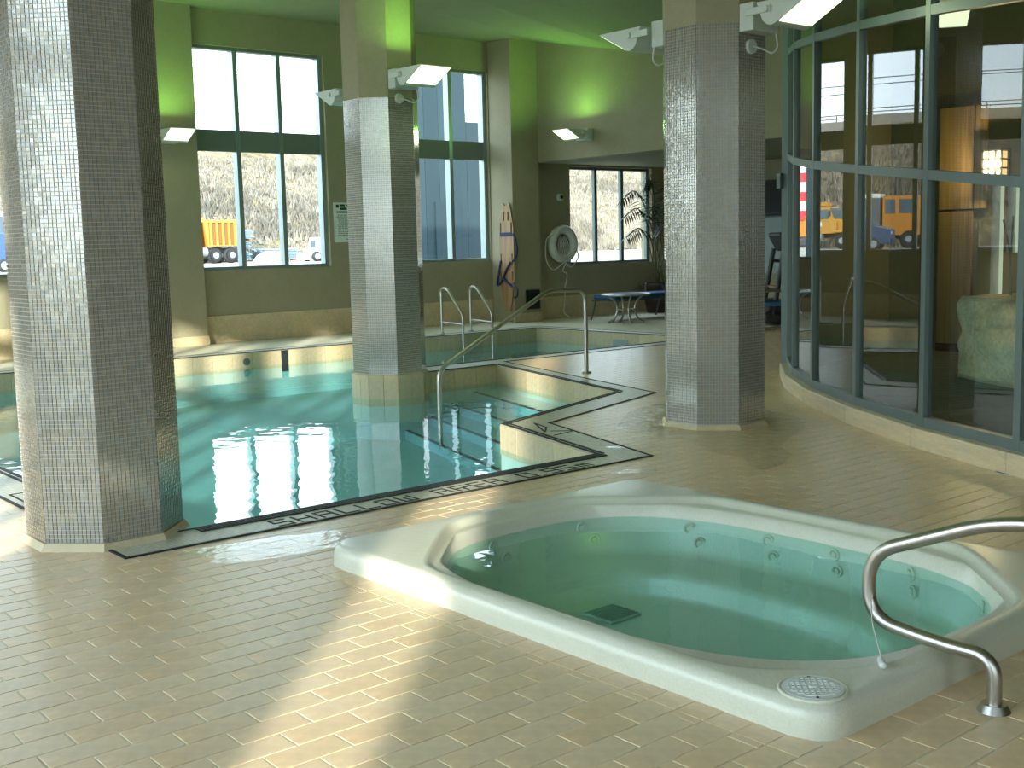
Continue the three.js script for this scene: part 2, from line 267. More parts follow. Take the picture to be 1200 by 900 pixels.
// walls
function wallPlate(outline, holes, depth) {
  const s = new THREE.Shape(outline.map((p) => new THREE.Vector2(...p)));
  for (const [a, b, c, d] of holes) s.holes.push(new THREE.Path([[a, c], [b, c], [b, d], [a, d]].map((p) => new THREE.Vector2(...p))));
  return metric(new THREE.ExtrudeGeometry(s, { depth, bevelEnabled: false }));
}
const SILL = 1.13, HEAD = 4.55, ROOF = 5.5;
const backWins = [[-0.7, 1.7], [2.9, 5.3], [7.95, 10.3], [12.1, 13.74]];
{ // plates built in x-y and pushed back
  const back = wallPlate([[XL - 0.3, -0.3], [14.2, -0.3], [14.2, ROOF], [XL - 0.3, ROOF]], backWins.map(([a, b]) => [a, b, SILL, HEAD]), 0.3); back.translate(0, 0, ZB - 0.3);
  struct('wall_back', back, M.paint, 'beige painted window wall behind the pool', 'wall');
  struct('trim_2', span(6.5, 7.93, -0.1, ROOF, ZB - 0.01, ZB + 0.2), M.paint, 'beige pier between two tall windows of the window wall', 'pier');
  struct('trim_3', span(13.76, XBH, -0.1, ROOF, -17.2, -16.3), M.paint, 'deep beige pier between the spine board and the life ring', 'pier');
  const alc = wallPlate([[XBH - 0.01, -0.3], [XR + 0.3, -0.3], [XR + 0.3, ROOF], [XBH - 0.01, ROOF]], [[15.36, 17.62, 1.0, 2.86]], 0.3); alc.translate(0, 0, ZA - 0.3);
  struct('wall_alcove', alc, M.paint, 'beige alcove wall with the life ring and the low window', 'wall');
  const lefts = [[1.07, 1.9], [-4.3, -1.28], [-7.5, -4.5], [-11.2, -8.2], [-14.6, -11.7], [2.25, 4.9]], tops = [4.9, 4.9, 4.25, 4.0, 4.0, 4.9];
  const left = wallPlate([[-17.22, -0.3], [ZF + 0.3, -0.3], [ZF + 0.3, ROOF], [-17.22, ROOF]], lefts.map(([a, b], i) => [a, b, 0.12, tops[i]]), 0.3); left.rotateY(-Math.PI / 2); left.translate(XL, 0, 0); 
  struct('wall_left', left, M.paint, 'beige painted wall with tall windows beside the deck', 'wall');
  const fronts = [[-2.2, 0.6]], fg = wallPlate([[XL - 0.3, -0.3], [XR + 0.3, -0.3], [XR + 0.3, ROOF], [XL - 0.3, ROOF]], fronts.map(([a, b]) => [a, b, 0.4, HEAD]), 0.3); fg.translate(0, 0, ZF);
  struct('wall_front', fg, M.paint, 'beige wall with wide windows opposite the window wall', 'wall');
  struct('wall_right', span(XR, XR + 0.3, -0.3, ROOF, -17.22, -8.4), M.paint, 'beige wall at the end of the lounge alcove', 'wall');
  struct('wall_alcove_side', span(XLOB, XR + 0.3, -0.3, ROOF, -8.6, -8.3), M.paint, 'beige return wall closing the alcove towards the lobby', 'wall');
  // bulkhead over the alcove opening, its top follows the sloping ceiling
  struct('trim_1', span(XBH, XBH + 0.2, 2.9, ROOF, -16.5, -8.3), M.paint, 'beige bulkhead above the wide opening to the lounge alcove', 'bulkhead');
  struct('roof', span(XL - 0.3, XR + 0.3, ROOF, ROOF + 0.2, -17.22, ZF + 0.3), M.ceiling, 'flat roof slab over the pool hall', 'roof');
  // ceiling: flat over the pool, falling towards the bulkhead
  const zs = [-17.0, -16.25, -15.2, -14.1, -13.2, -11, -8, 0, 5.2], ys = [5.06, 5.04, 4.82, 4.61, 4.66, 4.68, 4.68, 4.68, 4.68], pos = [], idx = [];
  zs.forEach((z, i) => pos.push(XL, HC, z, 11.2, HC, z, XBH, ys[i], z));
  for (let i = 0; i < zs.length - 1; i++) for (let k = 0; k < 2; k++) { const a = i * 3 + k, b = a + 1, c = a + 3, d = a + 4; idx.push(a, b, c, b, d, c); }
  const cg = new THREE.BufferGeometry(); cg.setAttribute('position', new THREE.Float32BufferAttribute(pos, 3)); cg.setIndex(idx); let cn = cg.toNonIndexed(); cn.computeVertexNormals();
  const ceil = struct('ceiling', metric(cn), M.ceiling, 'pale painted ceiling sloping down towards the bulkhead', 'ceiling');
  part('alcove_ceiling', span(XBH + 0.2, XR, 2.9, 3.0, ZA, -8.3), M.ceiling, ceil);
  // stone wainscot
  const base = (n, list, l) => { const g = thing(n, l, 'baseboard', [0, 0, 0], 0, STRUCT); for (const s of list) part('stone_course', span(...s), M.stone, g); };
  base('baseboard_back', [[XL, 6.5, 0, 0.42, ZB, ZB + 0.02], [7.95, 13.74, 0, 0.42, ZB, ZB + 0.02], [6.48, 7.95, 0, 0.14, ZB + 0.2, ZB + 0.225], [13.74, XBH + 0.01, 0, 0.16, -16.3, -16.275], [XBH, XR, 0, 0.42, ZA, ZA + 0.02]], 'beige stone wainscot along the foot of the window wall');
  base('baseboard_right', [[XR - 0.02, XR, 0, 0.42, ZA, -8.6]], 'beige stone wainscot along the end wall of the alcove');

  // windows
  let wn = 0;
  function windowUnit(w, h0, h1, panes, band, pos, turn, label, deep = 0.14) {
    const g = thing('window_' + (++wn), label, 'window', pos, turn, STRUCT), m = 0.075, H = h1 - h0;
    part('jamb', box(m, H, deep, m / 2, h0 + H / 2, 0), M.aluminium, g); part('jamb', box(m, H, deep, w - m / 2, h0 + H / 2, 0), M.aluminium, g);
    part('head', box(w - 2 * m, 0.05, deep, w / 2, h1 - 0.025, 0), M.band, g); part('sill', box(w - 2 * m, 0.05, deep, w / 2, h0 + 0.025, 0), M.aluminium, g);
    const step = (w - m) / panes;
    for (let k = 1; k < panes; k++) part('mullion', box(m, H - 0.1, deep, step * k + m / 2, h0 + H / 2, 0), M.aluminium, g);
    for (let k = 0; k < panes; k++) {
      const x0 = step * k + m, x1 = step * (k + 1), rows = band ? [[h0 + 0.05, band[0]], [band[1], h1 - 0.05]] : [[h0 + 0.05, h1 - 0.05]];
      for (const [a, b] of rows) part('pane', new THREE.PlaneGeometry(x1 - x0, b - a).translate((x0 + x1) / 2, (a + b) / 2, 0), M.pane, g);
      if (band) part('spandrel_panel', box(x1 - x0, band[1] - band[0], 0.08, (x0 + x1) / 2, (band[0] + band[1]) / 2, 0.01), M.band, g);
    }
    return g;
  }
  const names = ['tall six-pane window by the corner of the left wall', 'tall six-pane window partly hidden by the big mosaic column', 'tall six-pane window looking out on the dump truck and hillside', 'narrow four-pane window beside the spine board'];
  backWins.forEach(([a, b], i) => windowUnit(b - a, SILL, HEAD, i === 3 ? 2 : 3, [2.96, 3.29], [a, 0, -17.05], 0, names[i]));
  windowUnit(2.26, 1.0, 2.86, 3, null, [15.36, 0, -16.62], 0, 'low three-pane window behind the potted palm', 0.07).children.forEach((c) => { if (c.name !== 'pane') c.material = M.frame; });
  const ln = ['slim window in the side wall behind the viewer', 'tall window in the side wall abreast of the hot tub', 'tall window in the side wall abreast of the pool corner', 'tall window in the side wall at mid pool', 'tall window in the side wall near the window wall', 'broad window in the side wall behind the slim one'];
  lefts.forEach(([a, b], i) => windowUnit(b - a, 0.12, tops[i], i ? 4 : 1, i ? [2.96, 3.2] : null, [XL - 0.14, 0, b], Math.PI / 2, ln[i]));
  fronts.forEach(([a, b], i) => windowUnit(b - a, 0.4, HEAD, 4, null, [a, 0, ZF + 0.15], 0, ['wide window in the wall opposite the pool, by the side wall', 'wide window in the wall opposite the pool, by the lobby'][i]));
}

// ---------------------------------------------------------------- octagonal columns clad in mosaic
const TILETOP = 3.0;
const octagon = (r, h0, h1) => { const g = new THREE.CylinderGeometry(r / Math.cos(Math.PI / 8), r / Math.cos(Math.PI / 8), h1 - h0, 8, 1, false, Math.PI / 8); g.translate(0, (h0 + h1) / 2, 0); return g.toNonIndexed(); };
const flat = (g) => { g.computeVertexNormals(); return metric(g); };
M.colGrout = std([0.52, 0.50, 0.42], 0.8);
M.mosaicTile = phys([1, 1, 1], 0.16, 0.35, { clearcoat: 0.6, clearcoatRoughness: 0.08 });
const columns = [[2.19, -5.93, 0, 0.355, 'broad octagonal mosaic column standing on the pool corner with lettering beside it'], [7.27, -10.79, 0.06, 0.375, 'octagonal mosaic column rising out of the pool water on a stone base'], [7.08, -5.98, 0.02, 0.37, 'octagonal mosaic column on the deck between the pool and the curved glass']];
columns.forEach(([cx, cz, foot, AP, label], ci) => {
  const FACE = 2 * AP * Math.tan(Math.PI / 8);
  const c = thing('column', label, 'column', [cx, 0, cz], 0, STRUCT);
  part('core', flat(octagon(AP - 0.004, foot, TILETOP)), M.colGrout, c);
  part('plaster_shaft', flat(octagon(AP + 0.002, TILETOP, 5.06)), M.paint, c);
  const N = 14, pitch = FACE / N, rows = Math.floor((TILETOP - foot - 0.01) / pitch), g = new THREE.BoxGeometry(pitch * 0.82, pitch * 0.82, 0.006), im = new THREE.InstancedMesh(g, M.mosaicTile, 8 * N * rows), o = new THREE.Object3D(), col = new THREE.Color(), r = rng(100 + ci);
  let i = 0;
  for (let f = 0; f < 8; f++) {
    const a = f * Math.PI / 4, nx = Math.sin(a), nz = Math.cos(a), tx = Math.cos(a), tz = -Math.sin(a);
    for (let k = 0; k < N; k++) for (let j = 0; j < rows; j++) {
      const s = (k + 0.5) * pitch - FACE / 2;
      o.position.set(nx * AP + tx * s, TILETOP - (j + 0.5) * pitch, nz * AP + tz * s);
      o.rotation.set((r() - 0.5) * 0.022, a + (r() - 0.5) * 0.022, 0, 'YXZ'); o.updateMatrix(); im.setMatrixAt(i, o.matrix);
      const b = 0.33 + r() * 0.12, w = r(); im.setColorAt(i++, col.setRGB(b * (0.98 + 0.12 * w), b * 0.98, b * (0.92 - 0.16 * w)));
    }
  }
  im.name = 'mosaic_tiles'; im.userData.kind = 'stuff'; im.castShadow = im.receiveShadow = true; c.add(im);
  if (ci === 1) { // stone plinth, two slabs to a face
    const w = 2 * (AP + 0.02) * Math.tan(Math.PI / 8) / 2 - 0.003, sg = metric(rbox(w, 0.34, 0.03, 0.003, 0, 0, 0, 1));
    for (let f = 0; f < 8; f++) for (const s of [-1, 1]) { const a = f * Math.PI / 4, m = part('plinth_slab', sg, [M.stone, M.stoneB, M.stoneC][(f + (s > 0 ? 1 : 0)) % 3], c); m.position.set(Math.sin(a) * (AP + 0.01) + Math.cos(a) * s * (w / 2 + 0.001), -0.11, Math.cos(a) * (AP + 0.01) - Math.sin(a) * s * (w / 2 + 0.001)); m.rotation.y = a; }
    part('plinth_core', flat(octagon(AP - 0.01, -0.66, 0.058)), M.basin, c);
  } else { // low sloping fillet of beige grout tiles at the foot
    const sk = new THREE.CylinderGeometry(AP / Math.cos(Math.PI / 8) + 0.012, AP / Math.cos(Math.PI / 8) + 0.035, 0.035, 8, 1, false, Math.PI / 8).toNonIndexed(); sk.translate(0, 0.0175, 0); part('cove_base', flat(sk), M.stone, c);
  }
});

// ---------------------------------------------------------------- tilted lamps on the columns and walls
M.lens = std([0.9, 0.95, 0.85], 0.3, 0, {}); M.lens.emissive = new THREE.Color(0.85, 1.0, 0.62); M.lens.emissiveIntensity = 0.55;
const LAMP = new THREE.Color(0.36, 1.0, 0.16);
function lamp(pos, turn, label, power = 1, cable = true) { // local +z points away from the mounting face
  const g = thing('wall_lamp', label, 'lamp', pos, turn, { group: 'tilted lamps on the columns and walls' });
  part('mounting_box', rbox(0.30, 0.2, 0.13, 0.008, 0, 0, 0.065), M.plastic, g);
  for (const s of [-1, 1]) part('arm', rbox(0.018, 0.05, 0.22, 0.006, s * 0.212, 0.015, 0.22), M.plastic, g);
  // wedge head: side outline swept over its length; open side looks out and down
  const sh = new THREE.Shape(); sh.moveTo(0.2, 0.072); sh.lineTo(0.66, 0.07); sh.lineTo(0.37, -0.085); sh.quadraticCurveTo(0.31, -0.125, 0.25, -0.06); sh.lineTo(0.2, 0.07);
  const hg = new THREE.ExtrudeGeometry(sh, { depth: 0.40, bevelEnabled: false, curveSegments: 8 }); hg.rotateY(-Math.PI / 2); hg.translate(0.2, 0, 0);
  const head = part('lamp_head', hg, M.plastic, g);
  const cx = (0.66 + 0.37) / 2, cy = (0.07 - 0.085) / 2;
  // direction of the open side: perpendicular to the line from the tip to the chin
  const d = [0.66 - 0.37, 0.07 + 0.085], dl = Math.hypot(...d), nz = d[1] / dl, ny = -d[0] / dl;
  const lens = part('lens', rbox(0.37, dl - 0.03, 0.008, 0.003), M.lens, head); lens.position.set(0, cy + ny * 0.003, cx + nz * 0.003); lens.rotation.x = -Math.atan2(ny, nz);
  const top = part('upper_lens', rbox(0.36, 0.003, 0.3, 0.001), M.lens, head); top.position.set(0, 0.0715, 0.42);
  for (const s of [-1, 1]) { const k = cyl(0.022, 0.022, 0.03, 0, 0, 0, 16); k.rotateZ(Math.PI / 2); part('pivot_knob', k, M.plastic, g).position.set(s * 0.225, 0.012, 0.30); }
  if (cable) { const c = cyl(0.05, 0.055, 0.025, 0, 0, 0, 20); c.rotateX(Math.PI / 2); part('cable_rosette', c, M.plastic, g).position.set(-0.02, -0.19, 0.012); part('cable', cord([[-0.02, -0.19, 0.03], [0.05, -0.21, 0.06], [0.12, -0.235, 0.09], [0.15, -0.2, 0.11], [0.14, -0.1, 0.11]], 0.007), M.plastic, g); }
  const down = new THREE.RectAreaLight(new THREE.Color(0.8, 1.0, 0.6), 2.5 * power, 0.36, dl - 0.04); down.position.set(0, cy + ny * 0.02, cx + nz * 0.02); down.lookAt(new THREE.Vector3(0, cy + ny * 2, cx + nz * 2)); 
  const up = new THREE.RectAreaLight(LAMP, 26 * power, 0.36, 0.3); up.position.set(0, 0.09, 0.42); up.lookAt(new THREE.Vector3(0, 3, 0.43 + 1.4));
  for (const l of [down, up]) { l.name = 'lamp_light'; g.add(l); }
  return g;
}
lamp([7.08, 3.03, -5.98 + 0.37], 0, 'tilted white lamp on the glass side of the deck column');
lamp([7.08, 3.04, -5.98 - 0.37], Math.PI, 'tilted white lamp on the pool side of the deck column');
lamp([7.27, 3.18, -10.79 + 0.375], 0, 'glowing tilted lamp on the near face of the column in the water');
lamp([7.27, 3.12, -10.79 - 0.375], Math.PI, 'tilted white lamp on the far face of the column in the water');
lamp([7.42, 3.12, ZB + 0.2], 0, 'glowing tilted lamp on the pier beside the dump truck window', 1, false);
lamp([XBH, 3.28, -15.0], -Math.PI / 2, 'glowing tilted lamp on the bulkhead above the palm alcove', 1, false);
lamp([2.19, 3.0, -5.93 - 0.355], Math.PI, 'tilted white lamp on the far face of the big mosaic column');

// ---------------------------------------------------------------- curved glass partition and the lobby behind it
{
  const g = thing('glass_partition', 'faceted curved glass wall in grey metal frames on a low stone curb', 'glass wall', [0, 0, 0], 0, STRUCT), H = 4.95;
  // rails follow the photographed heights, falling slightly towards the near end
  const hang = (i, k) => k === 0 ? 0.165 : (k === 1 ? 1.94 : 3.0) + (i - 4) * (k === 1 ? 0.105 : 0.1);
  GLASS.forEach(([x, z], i) => {
    const a = GLASS[Math.max(0, i - 1)], b = GLASS[Math.min(GLASS.length - 1, i + 1)], { ry } = along(a, b);
    const m = part('mullion', box(0.06, H - 0.1, 0.06), M.frame, g); m.position.set(x, 0.1 + (H - 0.1) / 2, z); m.rotation.y = ry;
    if (i === GLASS.length - 1) return;
    const q = GLASS[i + 1], { l, ry: r } = along([x, z], q), mx = (x + q[0]) / 2, mz = (z + q[1]) / 2;
    for (const k of [0, 1, 2]) { const h0 = hang(i, k), h1 = hang(i + 1, k), t = part('transom', box(l - 0.04, k ? 0.065 : 0.08, 0.06), M.frame, g); t.position.set(mx, (h0 + h1) / 2, mz); t.rotation.set(0, r, Math.atan2(h1 - h0, l), 'YXZ'); }
    for (const k of [0, 1, 2]) { // pane between two rails
      const lo = [hang(i, k), hang(i + 1, k)], hi = k < 2 ? [hang(i, k + 1), hang(i + 1, k + 1)] : [H, H], P = [[x, lo[0], z], [q[0], lo[1], q[1]], [q[0], hi[1], q[1]], [x, hi[0], z]], pg = new THREE.BufferGeometry();
      pg.setAttribute('position', new THREE.Float32BufferAttribute([0, 1, 2, 0, 2, 3].flatMap((n) => P[n]), 3)); pg.setAttribute('uv', new THREE.Float32BufferAttribute([0, 0, 1, 0, 1, 1, 0, 0, 1, 1, 0, 1], 2)); pg.computeVertexNormals(); part('pane', pg, M.darkPane, g);
    }
    const cb = part('curb_stone', rbox(l + 0.01, 0.14, 0.2, 0.012), M.stone, g); cb.position.set(mx, 0.065, mz); cb.rotation.y = r;
  });
  part('end_post', box(0.07, H, 0.09, 10.12, H / 2, -7.56), M.frame, g);
  part('door_bracket', rbox(0.06, 0.16, 0.05, 0.01, 10.05, 2.02, -7.6), M.frame, g);
}
M.carpet = std([1, 1, 1], 0.95, 0, { map: grainTex([74, 76, 58], 16, 6, 131), bumpMap: bumpFine, bumpScale: 0.003 });
M.lobbyWall = std([1, 1, 1], 0.8, 0, { map: grainTex([104, 102, 74], 8, 4, 137) });
{
  const lob = LOBBY.map((p) => p); lob[GLASS.length] = [XLOB, -8.35]; lob[GLASS.length + 1] = [XLOB, ZF];
  struct('floor_lobby', slab(lob.map(([x, z], i) => i < GLASS.length ? [x + 0.08, z + 0.03] : [x, z]), [], 0.012, 0.02), M.carpet, 'dark carpet of the lobby behind the curved glass', 'floor');
  const w = wallPlate([[-8.6, -0.3], [ZF + 0.1, -0.3], [ZF + 0.1, 5.3], [-8.6, 5.3]], [[-6.76, -6.62, 1.2, 2.02], [-6.95, -6.8, 0.6, 2.02]], 0.2); w.rotateY(-Math.PI / 2); w.translate(XLOB + 0.2, 0, 0);
  const lw = struct('wall_lobby', w, M.lobbyWall, 'olive lobby wall behind the curved glass with slit windows', 'wall');
  const a = [10.12, -7.52], b = [XLOB, -8.35], { l, ry } = along(a, b); const p = part('partition', box(l, 5, 0.12), M.lobbyWall, lw); p.position.set((a[0] + b[0]) / 2, 2.5, (a[1] + b[1]) / 2); p.rotation.y = ry;
  for (const [z0, z1, y0] of [[-6.76, -6.62, 1.2], [-6.95, -6.8, 0.6]]) { const q = part('slit_pane', new THREE.PlaneGeometry(z1 - z0, 2.02 - y0), M.pane, lw); q.rotation.y = -Math.PI / 2; q.position.set(XLOB + 0.1, (y0 + 2.02) / 2, (z0 + z1) / 2); }
  // wood panelling on the lobby wall
  const wp = thing('wood_panelling', 'tall warm brown wood panels on the lobby wall behind the glass', 'panelling', [XLOB - 0.03, 0, 0]);
  for (const [z0, z1] of [[-7.6, -7.17], [-7.15, -7.0], [-6.55, -6.1], [-6.08, -5.5]]) { part('wood_panel', rbox(0.04, 1.2, z1 - z0, 0.004, 0, 2.32, (z0 + z1) / 2), M.wood, wp); if (z1 > -6.9 || z0 < -7.16) part('wood_panel', rbox(0.04, 1.58, z1 - z0, 0.004, 0, 0.9, (z0 + z1) / 2), M.wood, wp); }
  part('skirting', box(0.05, 0.1, 2.1, 0, 0.06, -6.55), std([0.05, 0.015, 0.012], 0.5), wp);
  // square-grid lantern
  const ln = thing('wall_lantern', 'glowing box lantern with a square grid on the lobby wall', 'lantern', [XLOB - 0.1, 2.22, -6.87]);
  const glow = std([1, 0.9, 0.7], 0.5); glow.emissive = new THREE.Color(1.0, 0.62, 0.24); glow.emissiveIntensity = 0.34;
  part('paper_shade', rbox(0.14, 0.3, 0.22, 0.01), glow, ln);
  const grid = []; for (let k = 0; k < 4; k++) { grid.push(box(0.02, 0.32, 0.018, -0.075, 0, -0.11 + k * 0.0733)); grid.push(box(0.02, 0.018, 0.24, -0.075, -0.15 + k * 0.1, 0)); } for (const s of [-1, 1]) for (let k = 0; k < 4; k++) grid.push(box(0.14, 0.018, 0.02, 0, -0.15 + k * 0.1, s * 0.115));
  part('grid_frame', grid, M.dark, ln); part('backplate', box(0.03, 0.36, 0.26, 0.085, 0, 0), M.dark, ln);
  const pl = new THREE.PointLight(new THREE.Color(1, 0.72, 0.35), 0.7, 0, 2); pl.position.set(-0.16, 0, 0); pl.castShadow = true; pl.name = 'lantern_light'; ln.add(pl);
  // carved stone planter with grasses
  const r = rng(211), nf = fractal(213, 5, 3), sg = new RoundedBoxGeometry(1.7, 0.82, 1.1, 8, 0.09); const sp = sg.attributes.position;
  const base = mergeVertices((() => { const q = new THREE.BoxGeometry(1.5, 0.82, 1.9, 26, 16, 30); q.deleteAttribute('normal'); q.deleteAttribute('uv'); return q; })()), bp = base.attributes.position;
  for (let i = 0; i < bp.count; i++) { const x = bp.getX(i), y = bp.getY(i), z = bp.getZ(i), n = nf(x * 0.37 + y * 0.6 + 0.3, z * 0.37 + y * 0.5 + 0.7) - 0.5, k = 1 + 0.05 * (0.41 - y) + n * 0.16, e = Math.pow(Math.pow(Math.abs(x) / 0.75, 6) + Math.pow(Math.abs(z) / 0.95, 6), -1 / 6), rr = Math.max(Math.abs(x) / 0.75, Math.abs(z) / 0.95); const f = (1 + (e * rr - 1) * 0.8) * k; bp.setXYZ(i, x * f, y > 0.3 ? y + n * 0.06 : y, z * f); }
  base.computeVertexNormals(); metric(base);
  const pt = thing('stone_planter', 'rough carved stone planter with tall grasses behind the curved glass', 'planter', [11.1, 0.42, -4.95], -0.5);
  part('stone_block', base, std([1, 1, 1], 0.85, 0, { map: grainTex([200, 190, 158], 46, 20, 217), bumpMap: bumpFine, bumpScale: 0.01 }), pt);
  const blades = []; for (let i = 0; i < 46; i++) { const a = (r() - 0.5) * 1.1, b = (r() - 0.5) * 1.5, h = 0.35 + r() * 0.45, lx = (r() - 0.5) * 0.3, lz = (r() - 0.5) * 0.3; const t = cord([[a, 0.36, b], [a + lx * 0.3, 0.4 + h * 0.6, b + lz * 0.3], [a + lx, 0.4 + h, b + lz]], 0.012, 5, 3); blades.push(t); }
  const gr = part('grasses', blades, std([0.05, 0.09, 0.035], 0.7), pt); gr.userData.kind = 'stuff';
}

// ---------------------------------------------------------------- hot tub
{
  const T = thing('hot_tub', 'cream acrylic hot tub sunk in the tiled deck with a broad rounded rim', 'hot tub', [TUBC[0], 0, TUBC[1]]);
  const N = 288, pw = (v, p) => Math.pow(Math.abs(v), p);
  const se = (a, b, n) => (c, s) => Math.pow(pw(c / a, n) + pw(s / b, n), -1 / n);
  const oct = (a, b, c0, c1) => (c, s) => { const q = c < 0 && s > 0 ? c1 : c0, p = 26; return Math.pow(pw(c / a, p) + pw(s / b, p) + pw((Math.abs(c) + Math.abs(s)) / q, p), -1 / p); };
  const A = TUBA, B = TUBB, round = (a, b, q) => (c, s) => { c = Math.abs(c); s = Math.abs(s); const t = Math.min(a / (c + 1e-9), b / (s + 1e-9)), x = c * t, z = s * t; if (x < a - q || z < b - q) return t; const u = a - q, v = b - q, k = c * u + s * v; return k + Math.sqrt(Math.max(0, k * k - (u * u + v * v - q * q))); }, out = (o) => round(A - o, B - o, 0.13 - o), oc = (o) => oct(0.945 - o, 1.27 - o, 1.66 - o * 1.4, 1.90 - o * 1.4), bowl = (o) => se(0.885 - o, 1.2 - o, 2.9);
  const capped = (f) => (c, s) => Math.min(f(c, s), oc(0.055)(c, s));
  const rings = [[out(0), -0.02], [out(0.002), 0.03], [out(0.004), 0.058], [out(0.012), 0.08], [out(0.028), 0.096], [out(0.05), 0.102], [(c, s) => Math.min(out(0.06)(c, s), oc(-0.012)(c, s) ), 0.102], [oc(0.004), 0.1], [oc(0.018), 0.09], [oc(0.03), 0.072], [oc(0.05), 0.066],
    [capped(bowl(0)), 0.064], [capped(bowl(0.012)), 0.056], [capped(bowl(0.03)), 0.03], [capped(bowl(0.055)), -0.03], [capped(bowl(0.085)), -0.1], [bowl(0.105), -0.14], [bowl(0.12), -0.165], [bowl(0.15), -0.175], [bowl(0.30), -0.18], [bowl(0.36), -0.184], [bowl(0.385), -0.195], [bowl(0.40), -0.22], [bowl(0.415), -0.285], [bowl(0.435), -0.305], [bowl(0.47), -0.31], [bowl(0.6), -0.312], [se(0.0005, 0.0005, 2), -0.313]];
  const pos = [], idx = [], uv = [];
  const thetas = Array.from({ length: N }, (_, i) => { const t = i / N * Math.PI * 2; return Math.atan2(Math.sin(t) * B, Math.cos(t) * A); });
  let s0 = 0; rings.forEach(([f, y], k) => { if (k) s0 += Math.hypot(rings[k - 1][0](-1, 0) - f(-1, 0), rings[k - 1][1] - y); thetas.forEach((t) => { const c = Math.cos(t), s = Math.sin(t), r = f(c, s); pos.push(c * r, y, s * r); uv.push(t * 3.3, s0 * 3); }); });
  for (let k = 0; k < rings.length - 1; k++) for (let i = 0; i < N; i++) { const a = k * N + i, b = k * N + (i + 1) % N, c = a + N, d = b + N; idx.push(a, c, b, b, c, d); }
  const g = new THREE.BufferGeometry(); g.setAttribute('position', new THREE.Float32BufferAttribute(pos, 3)); g.setAttribute('uv', new THREE.Float32BufferAttribute(uv, 2)); g.setIndex(idx); g.computeVertexNormals();
  part('shell', g, M.tub, T);
  // cover plate in the near corner
  const cp = part('skimmer_lid', cyl(0.092, 0.092, 0.008, 0, 0.103, 0, 40), M.white, T); cp.position.set(-0.895, 0, 1.235);
  const grid = []; for (let k = -4; k <= 4; k++) { const o = k * 0.017, w = 2 * Math.sqrt(0.0056 - o * o * 0.98 > 0 ? 0.0056 - o * o * 0.98 : 0.0001); for (const a of [Math.PI / 4, -Math.PI / 4]) { const b = box(w, 0.003, 0.006, 0, 0.108, o); b.rotateY(a); grid.push(b); } } part('lid_grip', grid, M.white, cp);
  part('lid_pin', cyl(0.012, 0.013, 0.006, 0, 0.11, 0, 16), M.white, cp); for (const s of [-1, 1]) part('screw', cyl(0.005, 0.005, 0.004, s * 0.057, 0.107, s * -0.057, 10), M.dark, cp);
  const ringG = new THREE.TorusGeometry(0.1, 0.006, 8, 48); ringG.rotateX(Math.PI / 2); part('lid_ring', ringG, M.tub, T).position.set(-0.895, 0.101, 1.235);
  // jets round the wall, in pairs above and below
  const jg = [new THREE.TorusGeometry(0.026, 0.007, 8, 20), cyl(0.014, 0.014, 0.012, 0, 0, 0, 14).rotateX(Math.PI / 2)];
  for (const t of [-2.55, -2.2, -1.75, -1.25, -0.75, -0.3, 0.15, 0.6, 1.05, 2.3, 2.8]) for (const [y, o] of [[-0.035, 0.06], [-0.1, 0.088]]) { const tt = t + (y < -0.05 ? 0.05 : 0), c = Math.cos(tt), s = Math.sin(tt), r = bowl(o)(c, s); const j = part('jet', jg, M.tub, T); j.position.set(c * r, y, s * r); j.rotation.y = Math.atan2(-c, -s); }
  // drain grille in the footwell, dark step lines
  const dr = part('drain_grille', rbox(0.2, 0.012, 0.2, 0.004), std([0.42, 0.50, 0.48], 0.6), T); dr.position.set(0.05, -0.305, -0.57); const sl = []; for (let k = -4; k <= 4; k++) sl.push(box(0.18, 0.006, 0.01, 0, 0.008, k * 0.02)); part('grille_bar', sl, std([0.24, 0.31, 0.30], 0.6), dr);
  for (const [x, z, l] of [[-0.30, 1.0, 0.34], [-0.52, 0.86, 0.3]]) { const m = part('step_strip', box(l, 0.004, 0.014), M.black, T); m.position.set(x, -0.172, z - 0.14); m.rotation.y = 0; }
  const wt = se(0.84, 1.155, 2.9), wp = thetas.map((t) => { const c = Math.cos(t), s = Math.sin(t), r = Math.min(wt(c, s), oc(0.06)(c, s)); return [TUBC[0] + c * r, TUBC[1] + s * r]; });
  struct('hot_tub_water', (() => { const q = new THREE.ShapeGeometry(new THREE.Shape(wp.map(([x, z]) => new THREE.Vector2(x, -z)))); q.rotateX(-Math.PI / 2); q.translate(0, 0.004, 0); return metric(q); })(), M.spaWater, 'pale green water in the hot tub', 'water');
}

